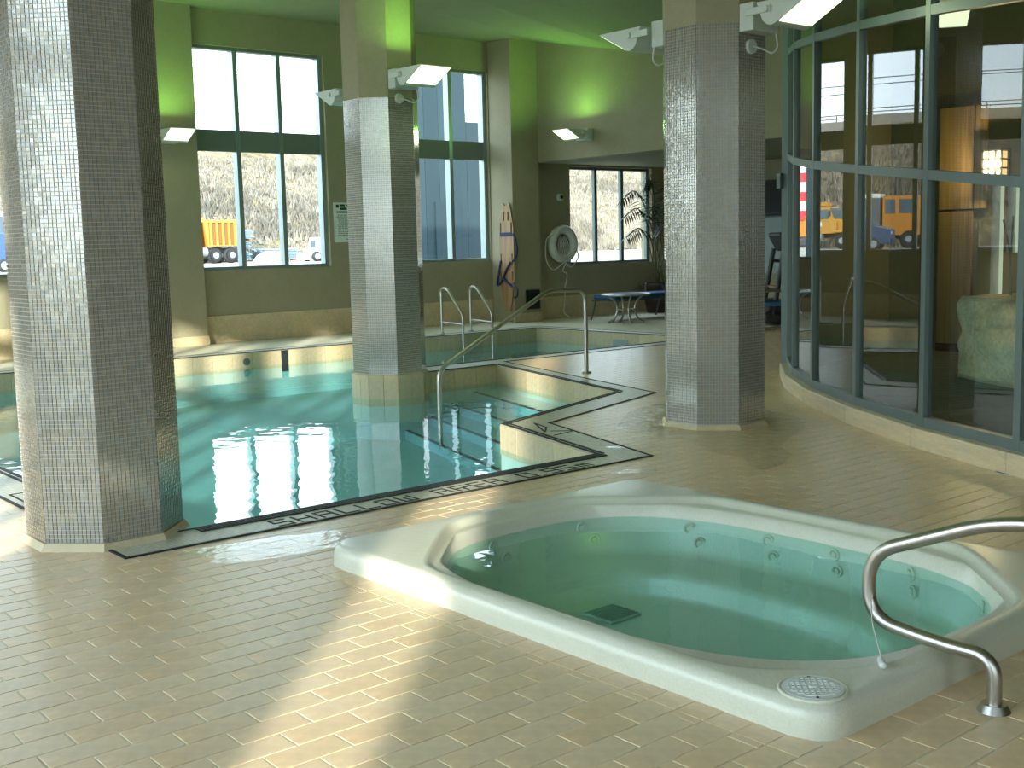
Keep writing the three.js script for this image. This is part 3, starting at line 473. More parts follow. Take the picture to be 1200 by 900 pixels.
// ---------------------------------------------------------------- rails, ladder, poolside gear
const flange = (p, r = 0.05) => { const g = cyl(r * 0.75, r, 0.022, p[0], p[1] + 0.011, p[2], 28); return g; };
{ // grab rail at the tub
  const t = thing('tub_grab_rail', 'brushed steel grab rail curling over the edge of the hot tub', 'handrail', [3.3, 0, -1.69]);
  part('rail', pipe([[0, 0.005, 0], [0, 0.165, 0], [0, 0.165, -0.19], [0, 0.19, -0.44], [0, 0.41, -0.44], [0, 0.59, 0.0], [0, 0.61, 0.32], [0, 0.005, 0.32]], 0.0225, 0.13, 140, 18), M.steel, t);
  part('flange', flange([0, 0, 0], 0.05), M.steel, t); part('flange', flange([0, 0, 0.32], 0.05), M.steel, t);
  const f = thing('floating_thermometer', 'white bobber thermometer tied by a thin cord to the tub rail', 'thermometer', [3.13, 0.12, -1.97]);
  part('float_body', (() => { const g = new THREE.CapsuleGeometry(0.012, 0.045, 6, 12); g.rotateZ(Math.PI / 2); g.rotateY(0.7); return g; })(), M.white, f);
  part('cord', cord([[0, 0.005, 0], [0.05, 0.045, -0.05], [0.1, 0.085, -0.1], [0.15, 0.12, -0.135]], 0.0022, 30, 5), M.rope, f);
  const loop = new THREE.TorusGeometry(0.026, 0.0025, 6, 24); loop.rotateY(0.3); loop.translate(0.165, 0.125, -0.14); part('cord_loop', loop, M.rope, f);
}
{ // stair rail of the pool
  const a = [6.9, -9.38], b = [8.88, -9.32], t = thing('pool_stair_rail', 'sloping steel handrail from the deck down into the pool steps', 'handrail', [b[0], 0, b[1]]);
  const dx = a[0] - b[0], dz = a[1] - b[1];
  part('rail', pipe([[0, 0.005, 0], [0, 0.92, 0], [dx * 0.27, 0.93, dz * 0.27], [dx, 0.2, dz], [dx, -0.62, dz]], 0.0235, 0.13, 120, 16), M.steel, t);
  part('flange', flange([0, 0, 0], 0.06), M.steel, t);
}
{ // ladder on the far side
  const t = thing('pool_ladder', 'pair of looped steel ladder rails at the far edge of the pool', 'ladder', [11.65, 0, -15.3]);
  for (const s of [-1, 1]) { part('side_rail', pipe([[s * 0.3, 0, 0], [s * 0.3, 0.74, 0], [s * 0.3, 0.74, 0.16], [s * 0.3, 0.33, 0.56], [s * 0.3, -0.6, 0.56]], 0.021, 0.1, 90, 12), M.steel, t); part('brace', bar([s * 0.3, 0.19, 0], [s * 0.3, 0.17, 0.56], 0.017), M.steel, t); part('flange', flange([s * 0.3, 0.002, 0], 0.05), M.steel, t); }
  for (const y of [-0.3, -0.52]) part('rung', rbox(0.6, 0.03, 0.08, 0.01, 0, y, 0.56), M.steel, t);
}
{ // spine board hung on the reveal of the narrow window: lies in the y-z plane
  const t = thing('spine_board', 'tall wooden spine board with blue straps hung on the pier', 'rescue board', [13.745, 0, -16.46]);
  const s = new THREE.Shape([[-0.08, 0.2], [0.08, 0.2], [0.2, 0.75], [0.2, 1.72], [0.13, 2.06], [0.09, 2.17], [0.035, 2.12], [-0.035, 2.12], [-0.09, 2.17], [-0.13, 2.06], [-0.2, 1.72], [-0.2, 0.75]].map((p) => new THREE.Vector2(...p)));
  const slot = (x, y, h) => s.holes.push(new THREE.Path([[x - 0.018, y - h / 2], [x + 0.018, y - h / 2], [x + 0.018, y + h / 2], [x - 0.018, y + h / 2]].map((p) => new THREE.Vector2(...p))));
  for (const q of [-1, 1]) { slot(q * 0.06, 1.93, 0.16); slot(q * 0.15, 1.72, 0.18); slot(q * 0.155, 1.15, 0.2); slot(q * 0.155, 0.85, 0.16); }
  const g = new THREE.ExtrudeGeometry(s, { depth: 0.02, bevelEnabled: false }); g.rotateY(-Math.PI / 2); part('board', metric(g), M.boardWood, t);
  part('strap', box(0.034, 0.07, 0.34, -0.012, 1.6, 0), M.blue, t);
  part('strap', cord([[-0.02, 1.6, 0.19], [-0.06, 1.5, 0.3], [-0.06, 1.3, 0.34], [-0.03, 1.15, 0.24], [-0.02, 1.12, 0.16]], 0.02, 40), M.blue, t);
  part('strap', cord([[-0.03, 1.1, 0.12], [-0.04, 0.95, 0.0], [-0.05, 0.75, -0.12], [-0.04, 0.68, -0.26], [-0.03, 0.9, -0.22], [-0.03, 1.12, -0.16]], 0.022, 50), M.blue, t);
  part('strap', cord([[-0.03, 0.82, -0.1], [-0.05, 0.74, 0.02], [-0.03, 0.66, 0.15]], 0.024, 20), M.blue, t);
  part('strap', cord([[-0.02, 0.72, 0.17], [-0.05, 0.6, 0.32], [-0.05, 0.48, 0.3], [-0.03, 0.46, 0.2]], 0.016, 30), M.blue, t);
}
{ // life ring with its line
  const t = thing('life_ring', 'white life ring with coiled rope hung on the green wall', 'life ring', [15.06, 1.4, ZA + 0.1]);
  part('ring', new THREE.TorusGeometry(0.275, 0.085, 18, 56), std([0.62, 0.62, 0.55], 0.55), t);
  for (let k = 0; k < 4; k++) { const b = new THREE.TorusGeometry(0.09, 0.006, 6, 20); b.rotateY(Math.PI / 2); b.translate(0.275, 0, 0); b.rotateZ(k * Math.PI / 2 + 0.7); part('band', b, M.rope, t); }
  part('grab_line', cord([[-0.26, 0.22, 0.08], [-0.45, 0.1, 0.06], [-0.46, -0.3, 0.05], [-0.3, -0.47, 0.05], [-0.05, -0.36, 0.07]], 0.011, 50), M.rope, t);
  part('grab_line', cord([[0.28, -0.12, 0.09], [0.34, -0.25, 0.06], [0.16, -0.44, 0.05], [0.02, -0.36, 0.07]], 0.011, 40), M.rope, t);
  for (let k = 0; k < 5; k++) { const o = (k - 2) * 0.045; part('coil', cord([[o, 0.12 + 0.03 * (k % 2), 0.0], [o - 0.04, 0, 0.02], [o - 0.02, -0.2, 0.04], [o + 0.04, -0.28, 0.05], [o + 0.06, -0.1, 0.02], [o, 0.13, 0.0]], 0.011, 36), M.rope, t); }
  part('rope_tail', cord([[0, -0.36, 0.08], [-0.06, -0.5, 0.06], [0.03, -0.56, 0.07], [0.0, -0.8, 0.05], [-0.02, -1.1, 0.05], [-0.05, -1.28, 0.06], [0.03, -1.375, 0.12], [0.24, -1.38, 0.18]], 0.011, 70), M.rope, t);
}
{ // notice board with printed rules
  const cv = document.createElement('canvas'); cv.width = 220; cv.height = 420; const c = cv.getContext('2d'); c.fillStyle = '#dfe6dc'; c.fillRect(0, 0, 220, 420);
  c.fillStyle = '#24362c'; for (const [x, y, w, h] of [[20, 18, 30, 34], [58, 16, 52, 22], [118, 18, 40, 16], [164, 22, 34, 40], [60, 52, 70, 24]]) c.fillRect(x, y, w, h); c.fillStyle = '#5c8a56'; c.fillRect(66, 40, 50, 14); c.fillStyle = '#1b2420'; c.fillRect(28, 90, 164, 18);
  const r = rng(301); c.fillStyle = '#4c5a54'; for (let k = 0; k < 13; k++) { let x = 24 + r() * 24; while (x < 190) { const w = 8 + r() * 26; c.fillRect(x, 128 + k * 18, Math.min(w, 196 - x), 7); x += w + 6; } } c.fillRect(110, 386, 60, 6);
  const tx = new THREE.CanvasTexture(cv); tx.colorSpace = THREE.SRGBColorSpace;
  const t = thing('rules_sign', 'white printed rules notice on the wall beside the pool window', 'sign', [10.6, 1.85, ZB]);
  part('board', box(0.44, 0.66, 0.012, 0, 0, 0.007), M.white, t); part('print', new THREE.PlaneGeometry(0.43, 0.65).translate(0, 0, 0.0145), std([1, 1, 1], 0.5, 0, { map: tx }), t);
}
{ // small wall devices
  const t = thing('wall_speaker', 'small round white wall speaker above the life ring', 'speaker', [15.08, 2.28, ZA]);
  const c = cyl(0.06, 0.07, 0.06, 0, 0, 0, 24); c.rotateX(Math.PI / 2); c.translate(0, 0, 0.03); part('housing', c, M.white, t); const e = cyl(0.035, 0.035, 0.02, 0, 0, 0, 20); e.rotateX(Math.PI / 2); e.translate(0.01, 0, 0.065); part('grille', e, M.dark, t);
  const v = thing('wall_grille', 'black square vent grille low on the pier', 'vent', [14.19, 0.4, -16.3]);
  part('plate', rbox(0.34, 0.36, 0.016, 0.006, 0, 0, 0.009), M.dark, v); for (let k = -4; k <= 4; k++) part('louver', box(0.3, 0.014, 0.012, 0, k * 0.036, 0.02), M.rubber, v);
  const d = thing('floor_drain', 'round dark floor drain by the stone curb', 'drain', [6.72, 0, -3.4]); part('drain_cover', cyl(0.065, 0.065, 0.008, 0, 0.002, 0, 28), M.dark, d); part('drain_rim', (() => { const q = new THREE.TorusGeometry(0.066, 0.006, 6, 30); q.rotateX(Math.PI / 2); q.translate(0, 0.004, 0); return q; })(), M.steel, d);
}
// puddles of splashed water on the deck
function puddle(cx, cz, rx, rz, seed, label, turn = 0, lobes = 0.35, m = M.puddle) {
  const n = fractal(seed, 5, 3), pts = []; for (let k = 0; k < 72; k++) { const a = k / 72 * Math.PI * 2, f = 1 + (n(0.5 + 0.3 * Math.cos(a), 0.5 + 0.3 * Math.sin(a)) - 0.5) * 2 * lobes + (n(k / 72 * 3, 0.2) - 0.5) * lobes * 0.6, x = Math.cos(a) * rx * f, z = Math.sin(a) * rz * f; pts.push([cx + x * Math.cos(turn) - z * Math.sin(turn), cz + x * Math.sin(turn) + z * Math.cos(turn)]); }
  solo('puddle', sheet(pts, 0.0055), m, label, 'puddle', { group: 'puddles on the deck' });
}
{
  const out = new THREE.Shape([[6.35, -6.33], [6.70, -6.64], [7.08, -6.89], [7.40, -7.01], [7.62, -6.96], [7.89, -6.82], [8.00, -6.43], [7.84, -6.05], [7.81, -5.81], [7.66, -5.55], [7.24, -5.23], [6.85, -5.10], [6.57, -4.94], [6.32, -4.68], [6.03, -4.52], [5.74, -4.47], [5.88, -4.66], [6.00, -4.82], [6.07, -5.15], [6.27, -5.52], [6.29, -5.83], [6.29, -6.01]].map(([x, z], i) => new THREE.Vector2(x + (i % 2 ? 0.02 : -0.02), -z)));
  out.holes.push(new THREE.Path(Array.from({ length: 8 }, (_, k) => new THREE.Vector2(7.08 + 0.43 * Math.cos((k + 0.5) * Math.PI / 4), 5.98 + 0.43 * Math.sin((k + 0.5) * Math.PI / 4)))));
  const g = new THREE.ShapeGeometry(out); g.rotateX(-Math.PI / 2); g.translate(0, 0.0055, 0);
  solo('puddle', metric(g), M.wetFilm, 'wide rippled puddle spread round the foot of the deck column', 'puddle', { group: 'puddles on the deck' });
}
puddle(2.72, -5.0, 0.42, 0.24, 405, 'bright puddle at the corner of the hot tub', 0.3, 0.55);
puddle(2.5, -5.18, 0.22, 0.06, 415, 'thin streak of water by the end of the coping', 0.2, 0.5);
puddle(4.1, -4.93, 0.085, 0.06, 407, 'small bright drop of water beside the tub rim', 0.4, 0.4);
puddle(5.25, -5.05, 0.13, 0.07, 409, 'small wet patch by the far corner of the tub', 0.4, 0.5);
puddle(5.75, -5.75, 0.08, 0.035, 411, 'small drop of water on the slanting coping', 1.0, 0.4);
puddle(7.55, -6.95, 0.1, 0.05, 413, 'small drop of water on the deck behind the column', 0.8, 0.4);

// ---------------------------------------------------------------- lounge alcove
M.bronze = std([0.16, 0.15, 0.13], 0.4, 0.8);
{
  const t = thing('sun_lounger', 'blue cushioned sun lounger on a metal frame under the palm', 'sun lounger', [15.8, 0, -15.2], 0.0);
  part('frame', [pipe([[-0.85, 0.36, -0.3], [1.1, 0.36, -0.3], [1.6, 0.75, -0.3]], 0.016, 0.06, 30, 8), pipe([[-0.85, 0.36, 0.3], [1.1, 0.36, 0.3], [1.6, 0.75, 0.3]], 0.016, 0.06, 30, 8), bar([-0.85, 0.36, -0.3], [-0.85, 0.36, 0.3], 0.016)], M.bronze, t);
  part('seat_cushion', rbox(1.95, 0.09, 0.58, 0.035, 0.12, 0.42, 0), M.blueFabric, t); const b = part('back_cushion', rbox(0.72, 0.09, 0.58, 0.035), M.blueFabric, t); b.position.set(1.36, 0.62, 0); b.rotation.z = 0.58;
  for (const x of [-0.78, 0.95]) for (const z of [-0.29, 0.29]) part('leg', pipe([[x, 0.36, z], [x - 0.04, 0.2, z], [x - 0.12, 0.0, z]], 0.015, 0.08, 16, 8), M.bronze, t);
  for (const z of [-0.34, 0.34]) part('armrest', pipe([[0.6, 0.38, z], [0.6, 0.62, z], [1.05, 0.62, z], [1.12, 0.44, z]], 0.016, 0.08, 30, 8), M.bronze, t);
}
{
  const t = thing('patio_table', 'round patio table with pale curved metal legs in the alcove', 'table', [14.75, 0, -14.45]);
  part('table_top', cyl(0.42, 0.42, 0.02, 0, 0.5, 0, 40), M.blueFabric, t); part('top_rim', (() => { const q = new THREE.TorusGeometry(0.42, 0.016, 8, 48); q.rotateX(Math.PI / 2); q.translate(0, 0.5, 0); return q; })(), M.steel, t);
  for (let k = 0; k < 4; k++) { const a = k * Math.PI / 2 + 0.5, c = Math.cos(a), s = Math.sin(a); part('leg', cord([[c * 0.32, 0.49, s * 0.32], [c * 0.2, 0.38, s * 0.2], [c * 0.16, 0.24, s * 0.16], [c * 0.22, 0.08, s * 0.22], [c * 0.33, 0.012, s * 0.33]], 0.017, 30, 8), M.steel, t); }
  part('ring_brace', (() => { const q = new THREE.TorusGeometry(0.165, 0.01, 6, 32); q.rotateX(Math.PI / 2); q.translate(0, 0.24, 0); return q; })(), M.steel, t);
}
function patioChair(pos, turn, label) {
  const t = thing('patio_chair', label, 'chair', pos, turn, { group: 'metal patio chairs' });
  part('seat', rbox(0.5, 0.06, 0.5, 0.025, 0, 0.42, 0), M.blueFabric, t); const b = part('backrest', rbox(0.5, 0.5, 0.05, 0.02), M.blueFabric, t); b.position.set(0, 0.7, -0.27); b.rotation.x = -0.2;
  for (const s of [-1, 1]) { part('side_frame', [pipe([[s * 0.27, 0.0, 0.26], [s * 0.27, 0.36, 0.24], [s * 0.27, 0.62, 0.22], [s * 0.27, 0.62, -0.28]], 0.014, 0.12, 40, 8), pipe([[s * 0.27, 0.95, -0.34], [s * 0.27, 0.4, -0.24], [s * 0.27, 0.0, -0.36]], 0.014, 0.1, 30, 8)], M.bronze, t); part('skid', cord([[s * 0.27, 0.36, 0.24], [s * 0.27, 0.2, 0.3], [s * 0.27, 0.05, 0.1], [s * 0.27, 0.02, -0.3]], 0.012, 24, 6), M.bronze, t); }
  return t;
}
patioChair([15.75, 0, -13.75], -0.9, 'metal patio chair half hidden behind the deck column');
patioChair([14.75, 0, -11.3], 0.6, 'metal patio chair in front of the treadmill');
{ // potted palm
  const t = thing('potted_palm', 'tall potted palm with arching fronds in front of the low window', 'palm', [17.3, 0, -16.02]);
  const pot = new THREE.LatheGeometry([[0.001, 0], [0.24, 0], [0.34, 0.5], [0.38, 0.52], [0.38, 0.6], [0.34, 0.6], [0.33, 0.55], [0.001, 0.54]].map((p) => new THREE.Vector2(...p)), 32); part('pot', pot, std([0.045, 0.022, 0.016], 0.5), t);
  part('soil', cyl(0.33, 0.33, 0.02, 0, 0.545, 0, 24), M.rubber, t);
  const stem = std([0.09, 0.10, 0.04], 0.6), leaf = phys([0.045, 0.075, 0.04], 0.5, 0, { side: THREE.DoubleSide }), r = rng(501);
  const tips = [[-0.95, 2.0, 0.2], [-0.7, 2.35, -0.1], [-0.45, 2.55, 0.15], [-0.15, 2.65, -0.1], [0.1, 2.62, 0.2], [0.4, 2.45, -0.05], [0.65, 2.2, 0.2], [-0.95, 1.62, 0.25], [-0.55, 2.05, 0.35], [-0.2, 2.2, 0.4], [0.25, 2.15, 0.4], [-0.3, 1.75, 0.4]];
  tips.forEach(([x, y, z], k) => {
    const b = [(r() - 0.5) * 0.2, 0.55, (r() - 0.5) * 0.2], curve = new THREE.CatmullRomCurve3([new THREE.Vector3(...b), new THREE.Vector3(b[0] + x * 0.18, y * 0.5, b[2] + z * 0.3), new THREE.Vector3(x * 0.55, y * 0.93, z * 0.6), new THREE.Vector3(x * 0.85, y + 0.05, z * 0.9), new THREE.Vector3(x * (x > 0 ? 1.0 : 1.25), y - 0.12, z * 1.1)]);
    const st = part('frond', new THREE.TubeGeometry(curve, 24, 0.011, 6, false), stem, t), lf = [];
    for (let i = 0; i < 16; i++) for (const s of [-1, 1]) {
      const u = 0.56 + 0.44 * i / 15, p = curve.getPointAt(Math.min(1, u)), tan = curve.getTangentAt(Math.min(1, u)), side = new THREE.Vector3().crossVectors(tan, new THREE.Vector3(0, 1, 0)).normalize().multiplyScalar(s), L = 0.36 * (0.55 + 0.45 * Math.sin(Math.PI * (0.15 + 0.8 * i / 15))), dir = side.clone().multiplyScalar(0.75).addScaledVector(tan, 0.55).add(new THREE.Vector3(0, -0.35 - r() * 0.3, 0)).normalize(), wv = new THREE.Vector3().crossVectors(dir, new THREE.Vector3(0.2, 1, 0.3)).normalize().multiplyScalar(0.023), m = p.clone().addScaledVector(dir, L * 0.45), e = p.clone().addScaledVector(dir, L).add(new THREE.Vector3(0, -0.05, 0));
      const q = new THREE.BufferGeometry(), a = p, c = m.clone().add(wv), d = m.clone().sub(wv), mid = m.clone().add(new THREE.Vector3(0, 0.008, 0));
      q.setAttribute('position', new THREE.Float32BufferAttribute([a, c, mid, a, mid, d, c, e, mid, mid, e, d].flatMap((v) => [v.x, v.y, v.z]), 3)); q.computeVertexNormals(); lf.push(q);
    }
    const lm = part('leaflets', lf, leaf, st); lm.userData.kind = 'stuff';
  });
}
{ // treadmill and television past the opening
  const t = thing('treadmill', 'black treadmill with an upright console past the alcove opening', 'treadmill', [16.35, 0, -11.75], 0.9);
  part('deck', rbox(0.8, 0.16, 1.7, 0.04, 0, 0.12, 0), M.dark, t); part('belt', box(0.5, 0.01, 1.5, 0, 0.205, 0), M.rubber, t);
  for (const s of [-1, 1]) { part('upright', pipe([[s * 0.36, 0.15, -0.7], [s * 0.34, 1.25, -0.52]], 0.04, 0.1, 4, 10), M.dark, t); part('handrail', pipe([[s * 0.35, 1.05, -0.55], [s * 0.35, 1.0, -0.1], [s * 0.35, 0.85, 0.05]], 0.025, 0.1, 20, 8), M.dark, t); }
  const c = part('console', rbox(0.8, 0.34, 0.09, 0.04), M.dark, t); c.position.set(0, 1.36, -0.5); c.rotation.x = -0.5; part('screen', box(0.3, 0.16, 0.005, 0, 0.02, 0.047), M.black, c);
  part('motor_hood', rbox(0.78, 0.24, 0.42, 0.08, 0, 0.3, -0.62), M.dark, t); part('bottle_strap', rbox(0.5, 0.04, 0.1, 0.02, 0, 0.62, -0.6), std([0.4, 0.16, 0.05], 0.6), t);
  const v = thing('television', 'black flat television on the end wall above the treadmill', 'television', [XR - 0.06, 2.18, -13.9]); part('casing', rbox(0.08, 0.66, 1.15, 0.015, -0.06, 0, 0), M.dark, v); part('display', box(0.006, 0.58, 1.05, -0.102, 0, 0), M.black, v); part('bracket', rbox(0.05, 0.2, 0.3, 0.01, -0.005, 0, 0), M.frame, v);
  const p = thing('pale_wall_panel', 'pale blue-grey panel on the end wall below the television', 'panel', [XR - 0.015, 1.3, -13.9]); part('panel_sheet', rbox(0.03, 1.1, 1.9, 0.006), std([0.36, 0.44, 0.44], 0.5), p); part('panel_rail', box(0.035, 0.04, 1.9, -0.002, 0.53, 0), M.frame, p);
}

// ---------------------------------------------------------------- outdoors: yard, hillside, vehicles
const GY = 0.55;
{
  const yard = slab([[-140, 60], [240, 60], [240, -130], [-140, -130]], [[[XL - 0.32, ZF + 0.32], [XR + 0.32, ZF + 0.32], [XR + 0.32, -17.25], [XL - 0.32, -17.25]]], GY, 0.3);
  M.gravel = std([1, 1, 1], 0.95, 0, { map: (() => { const a = fractal(601, 6, 5), b = fractal(607, 50, 2); return tex(512, (u, v) => { const n = (a(u, v) - 0.5) * 70 + (b(u, v) - 0.5) * 34; return [150 + n, 140 + n, 122 + n * 0.9]; }, true, 0.06); })() });
  struct('ground', yard, M.gravel, 'pale gravel yard outside the windows', 'ground');
  // hillside
  const nf = fractal(611, 6, 4), nf2 = fractal(617, 20, 3), g = new THREE.PlaneGeometry(260, 60, 220, 70); g.rotateX(-Math.PI / 2); const p = g.attributes.position, col = new Float32Array(p.count * 3);
  const hillY = (x, z) => { const d = -(z + 76), s = Math.max(0, Math.min(1, d / 22)); return GY - 0.3 + (Math.pow(s, 0.85)) * 10.2 + (s > 0 ? (nf(x * 0.011, z * 0.02) - 0.5) * 1.6 * Math.min(1, s * 3) * (1 - s * 0.8) : 0) - Math.max(0, d - 26) * 0.05; };
  for (let i = 0; i < p.count; i++) { const x = p.getX(i) + 50, z = p.getZ(i) - 103; p.setXYZ(i, x, hillY(x, z) + (nf2(x * 0.05, z * 0.05) - 0.5) * 0.25, z); }
  g.computeVertexNormals(); const u = g.attributes.uv; for (let i = 0; i < p.count; i++) u.setXY(i, p.getX(i), p.getZ(i) * 1.3 + p.getY(i));
  const hillMap = tex(512, (() => { const a = fractal(621, 8, 5), b = fractal(627, 64, 2), c = fractal(629, 5, 3); return (u, v) => { const n = (a(u, v) - 0.5) * 90 + (b(u, v) - 0.5) * 80, w = c(v, u); return [122 + n + w * 14, 108 + n + w * 6, 80 + n * 0.85 - w * 6]; }; })(), true, 0.05);
  struct('hill', g, std([1, 1, 1], 1, 0, { map: hillMap, bumpMap: bumpFine, bumpScale: 0.1 }), 'dry grassy hillside behind the yard', 'hill');
  // dry brush on the slope
  const r = rng(631), tuft = (() => { const l = []; for (let k = 0; k < 7; k++) { const a = k * 0.9, s = 0.12 + 0.05 * (k % 3); const c = new THREE.ConeGeometry(s, 0.8 + 0.3 * (k % 2), 4, 1, true); c.translate(0, 0.4, 0); c.rotateZ(0.35 * Math.cos(a * 2)); c.rotateX(0.4 * Math.sin(a * 1.7)); c.translate(Math.cos(a) * 0.3, 0, Math.sin(a) * 0.3); l.push(c); } return merge(l); })();
  const im = new THREE.InstancedMesh(tuft, std([1, 1, 1], 1), 26000), o = new THREE.Object3D(), c = new THREE.Color(), nf3 = fractal(641, 9, 3);
  for (let i = 0; i < 26000; i++) { const x = -40 + r() * 190, z = -76.3 - r() * 19.5, k = nf3(x * 0.012, z * 0.03), dark = k > 0.56 ? 0.7 : 1, s = (0.28 + r() * 0.4) * (k > 0.53 ? 1.5 : 1); o.position.set(x, hillY(x, z) - 0.1, z); o.rotation.set((r() - 0.5) * 0.4, r() * 6.3, (r() - 0.5) * 0.4); o.scale.set(s, s * (0.7 + r() * 0.5), s); o.updateMatrix(); im.setMatrixAt(i, o.matrix); const b = (0.165 + r() * 0.13) * dark; im.setColorAt(i, c.setRGB(b * 1.06, b * 0.90, b * (0.62 + r() * 0.1))); }
  im.name = 'dry_brush'; im.userData = { kind: 'stuff', label: 'tan and brown dry brush covering the hillside', category: 'brush' }; im.castShadow = im.receiveShadow = true; scene.add(im);
  // road parapet on the hilltop and overhead wires
  const pr = thing('road_parapet', 'long concrete road parapet with a railing on the hilltop', 'parapet', [50, 0, -98.6]);
  part('concrete_wall', box(230, 1.5, 0.4, 0, 10.55, 0), std([0.26, 0.24, 0.20], 0.9), pr); for (const y of [11.55, 11.85]) part('rail', box(230, 0.07, 0.07, 0, y, 0), M.dark, pr); for (let k = -27; k <= 27; k++) part('rail_post', box(0.08, 0.6, 0.08, k * 4, 11.5, 0), M.dark, pr);
  [[15.2, 13.4], [13.9, 16.8], [18.6, 18.0], [20.5, 15.6], [17.0, 21.5]].forEach(([a, b], k) => solo('overhead_wire', cord([[-70, a, -98 - k * 0.8], [-10, (a * 2 + b) / 3 - 0.6, -98 - k * 0.8], [60, (a + b) / 2 - 0.8, -98 - k * 0.8], [160, b, -98 - k * 0.8]], 0.035, 60, 4), M.dark, 'thin dark overhead wire strung above the hilltop', 'wire', { group: 'overhead wires' }));
}
M.orange = std([0.48, 0.19, 0.02], 0.45); M.yellow = std([0.52, 0.26, 0.035], 0.45); M.glassDark = std([0.08, 0.12, 0.14], 0.1); M.chassis = std([0.05, 0.05, 0.055], 0.6); M.rust = std([0.24, 0.085, 0.015], 0.7);
function wheel(parent, x, y, z, r, w = 0.32) {
  const t = new THREE.TorusGeometry(r - 0.13, 0.15, 10, 28); const m = part('wheel', [t, cyl(r - 0.16, r - 0.16, w, 0, 0, 0, 20).rotateX(Math.PI / 2)], M.rubber, parent); m.position.set(x, y, z);
  part('hub', cyl(0.2, 0.24, w + 0.1, 0, 0, 0, 16).rotateX(Math.PI / 2), M.aluminium, m); return m;
}
{ // dump truck: cab towards -x, tipping body towards +x
  const t = thing('dump_truck', 'orange-yellow dump truck with a ribbed tipping body parked in the yard', 'truck', [34.6, GY, -72]);
  part('chassis', box(5.6, 0.3, 0.9, -1.0, 0.85, 0), M.chassis, t);
  const s = new THREE.Shape([[-0.6, 1.1], [1.4, 1.1], [1.6, 2.75], [-0.8, 2.75], [-0.8, 2.95], [-1.6, 3.05], [-1.6, 2.8], [-0.85, 2.65]].map((p) => new THREE.Vector2(...p))); const g = new THREE.ExtrudeGeometry(s, { depth: 2.3, bevelEnabled: false }); g.translate(0, 0, -1.15);
  const bed = part('tipping_body', g, M.yellow, t); part('side_panel', box(1.9, 1.5, 0.04, 0.42, 1.95, 1.16), M.rust, bed); for (let k = 0; k < 5; k++) part('rib', box(0.14, 1.6, 0.14, -0.42 + k * 0.42, 1.92, 1.22), M.yellow, bed); part('top_rail', box(2.3, 0.16, 0.16, 0.4, 2.72, 1.22), M.yellow, bed); part('tailgate', box(0.1, 1.5, 2.2, 1.55, 1.95, 0), M.orange, bed);
  const cab = part('cab', (() => { const q = new THREE.Shape([[-2.7, 1.0], [-0.95, 1.0], [-0.95, 2.7], [-2.2, 2.7], [-2.55, 1.9], [-2.7, 1.9]].map((p) => new THREE.Vector2(...p))); const e = new THREE.ExtrudeGeometry(q, { depth: 2.1, bevelEnabled: false }); e.translate(0, 0, -1.05); return e; })(), M.yellow, t);
  part('side_window', rbox(0.9, 0.6, 0.04, 0.02, -1.75, 2.25, 1.06), M.glassDark, cab); part('windscreen', (() => { const w = box(0.04, 0.75, 1.8); w.rotateZ(-0.42); w.translate(-2.4, 2.3, 0); return w; })(), M.glassDark, cab);
  part('door_emblem', box(0.3, 0.3, 0.02, -1.6, 1.6, 1.06), M.white, cab); part('beacon', cyl(0.12, 0.14, 0.2, -1.4, 2.85, 0, 14), M.orange, cab); part('mirror', box(0.06, 0.35, 0.2, -2.35, 2.3, 1.25), M.dark, cab);
  part('hood', rbox(1.3, 0.75, 1.7, 0.12, -3.3, 1.45, 0), M.yellow, t); part('grille', box(0.05, 0.6, 1.2, -3.97, 1.4, 0), M.chassis, t); part('bumper', rbox(0.25, 0.35, 2.2, 0.05, -4.05, 0.8, 0), M.aluminium, t);
  part('fuel_tank', cyl(0.3, 0.3, 1.1, 0, 0, 0, 18).rotateZ(Math.PI / 2).translate(-1.2, 0.75, 0.9), M.aluminium, t);
  for (const s of [-1, 1]) { wheel(t, -3.1, 0.52, s * 0.95, 0.52); wheel(t, -0.1, 0.52, s * 0.9, 0.52, 0.5); wheel(t, 1.05, 0.52, s * 0.9, 0.52, 0.5); part('fender', rbox(1.25, 0.14, 0.5, 0.05, -3.1, 1.12, s * 0.9), M.yellow, t); }
}
{ // second truck with grey box body, seen mirrored in the curved glass
  const t = thing('box_truck', 'truck with an orange cab and a dark grey box body', 'truck', [17.0, GY, -72]);
  part('box_body', rbox(5.2, 2.4, 2.3, 0.05, 2.4, 1.95, 0), std([0.07, 0.09, 0.12], 0.6), t); part('roof_edge', box(5.2, 0.25, 2.34, 2.4, 3.22, 0), M.white, t); part('chassis', box(8.2, 0.3, 0.9, 1.0, 0.7, 0), M.chassis, t);
  const cab = part('cab', (() => { const q = new THREE.Shape([[-2.9, 0.8], [-0.35, 0.8], [-0.35, 3.2], [-2.3, 3.2], [-2.6, 2.0], [-2.9, 1.9]].map((p) => new THREE.Vector2(...p))); const e = new THREE.ExtrudeGeometry(q, { depth: 2.2, bevelEnabled: false }); e.translate(0, 0, -1.1); return e; })(), M.orange, t);
  part('side_window', rbox(0.85, 0.85, 0.04, 0.02, -1.75, 2.55, 1.11), M.glassDark, cab); part('rear_window', rbox(0.6, 0.85, 0.04, 0.02, -0.8, 2.55, 1.11), M.glassDark, cab); part('lamp', box(0.06, 0.2, 0.3, -2.92, 1.3, 0.7), M.white, cab);
  for (const s of [-1, 1]) { wheel(t, -1.9, 0.55, s * 1.0, 0.55); wheel(t, 3.2, 0.55, s * 1.0, 0.55); }
}
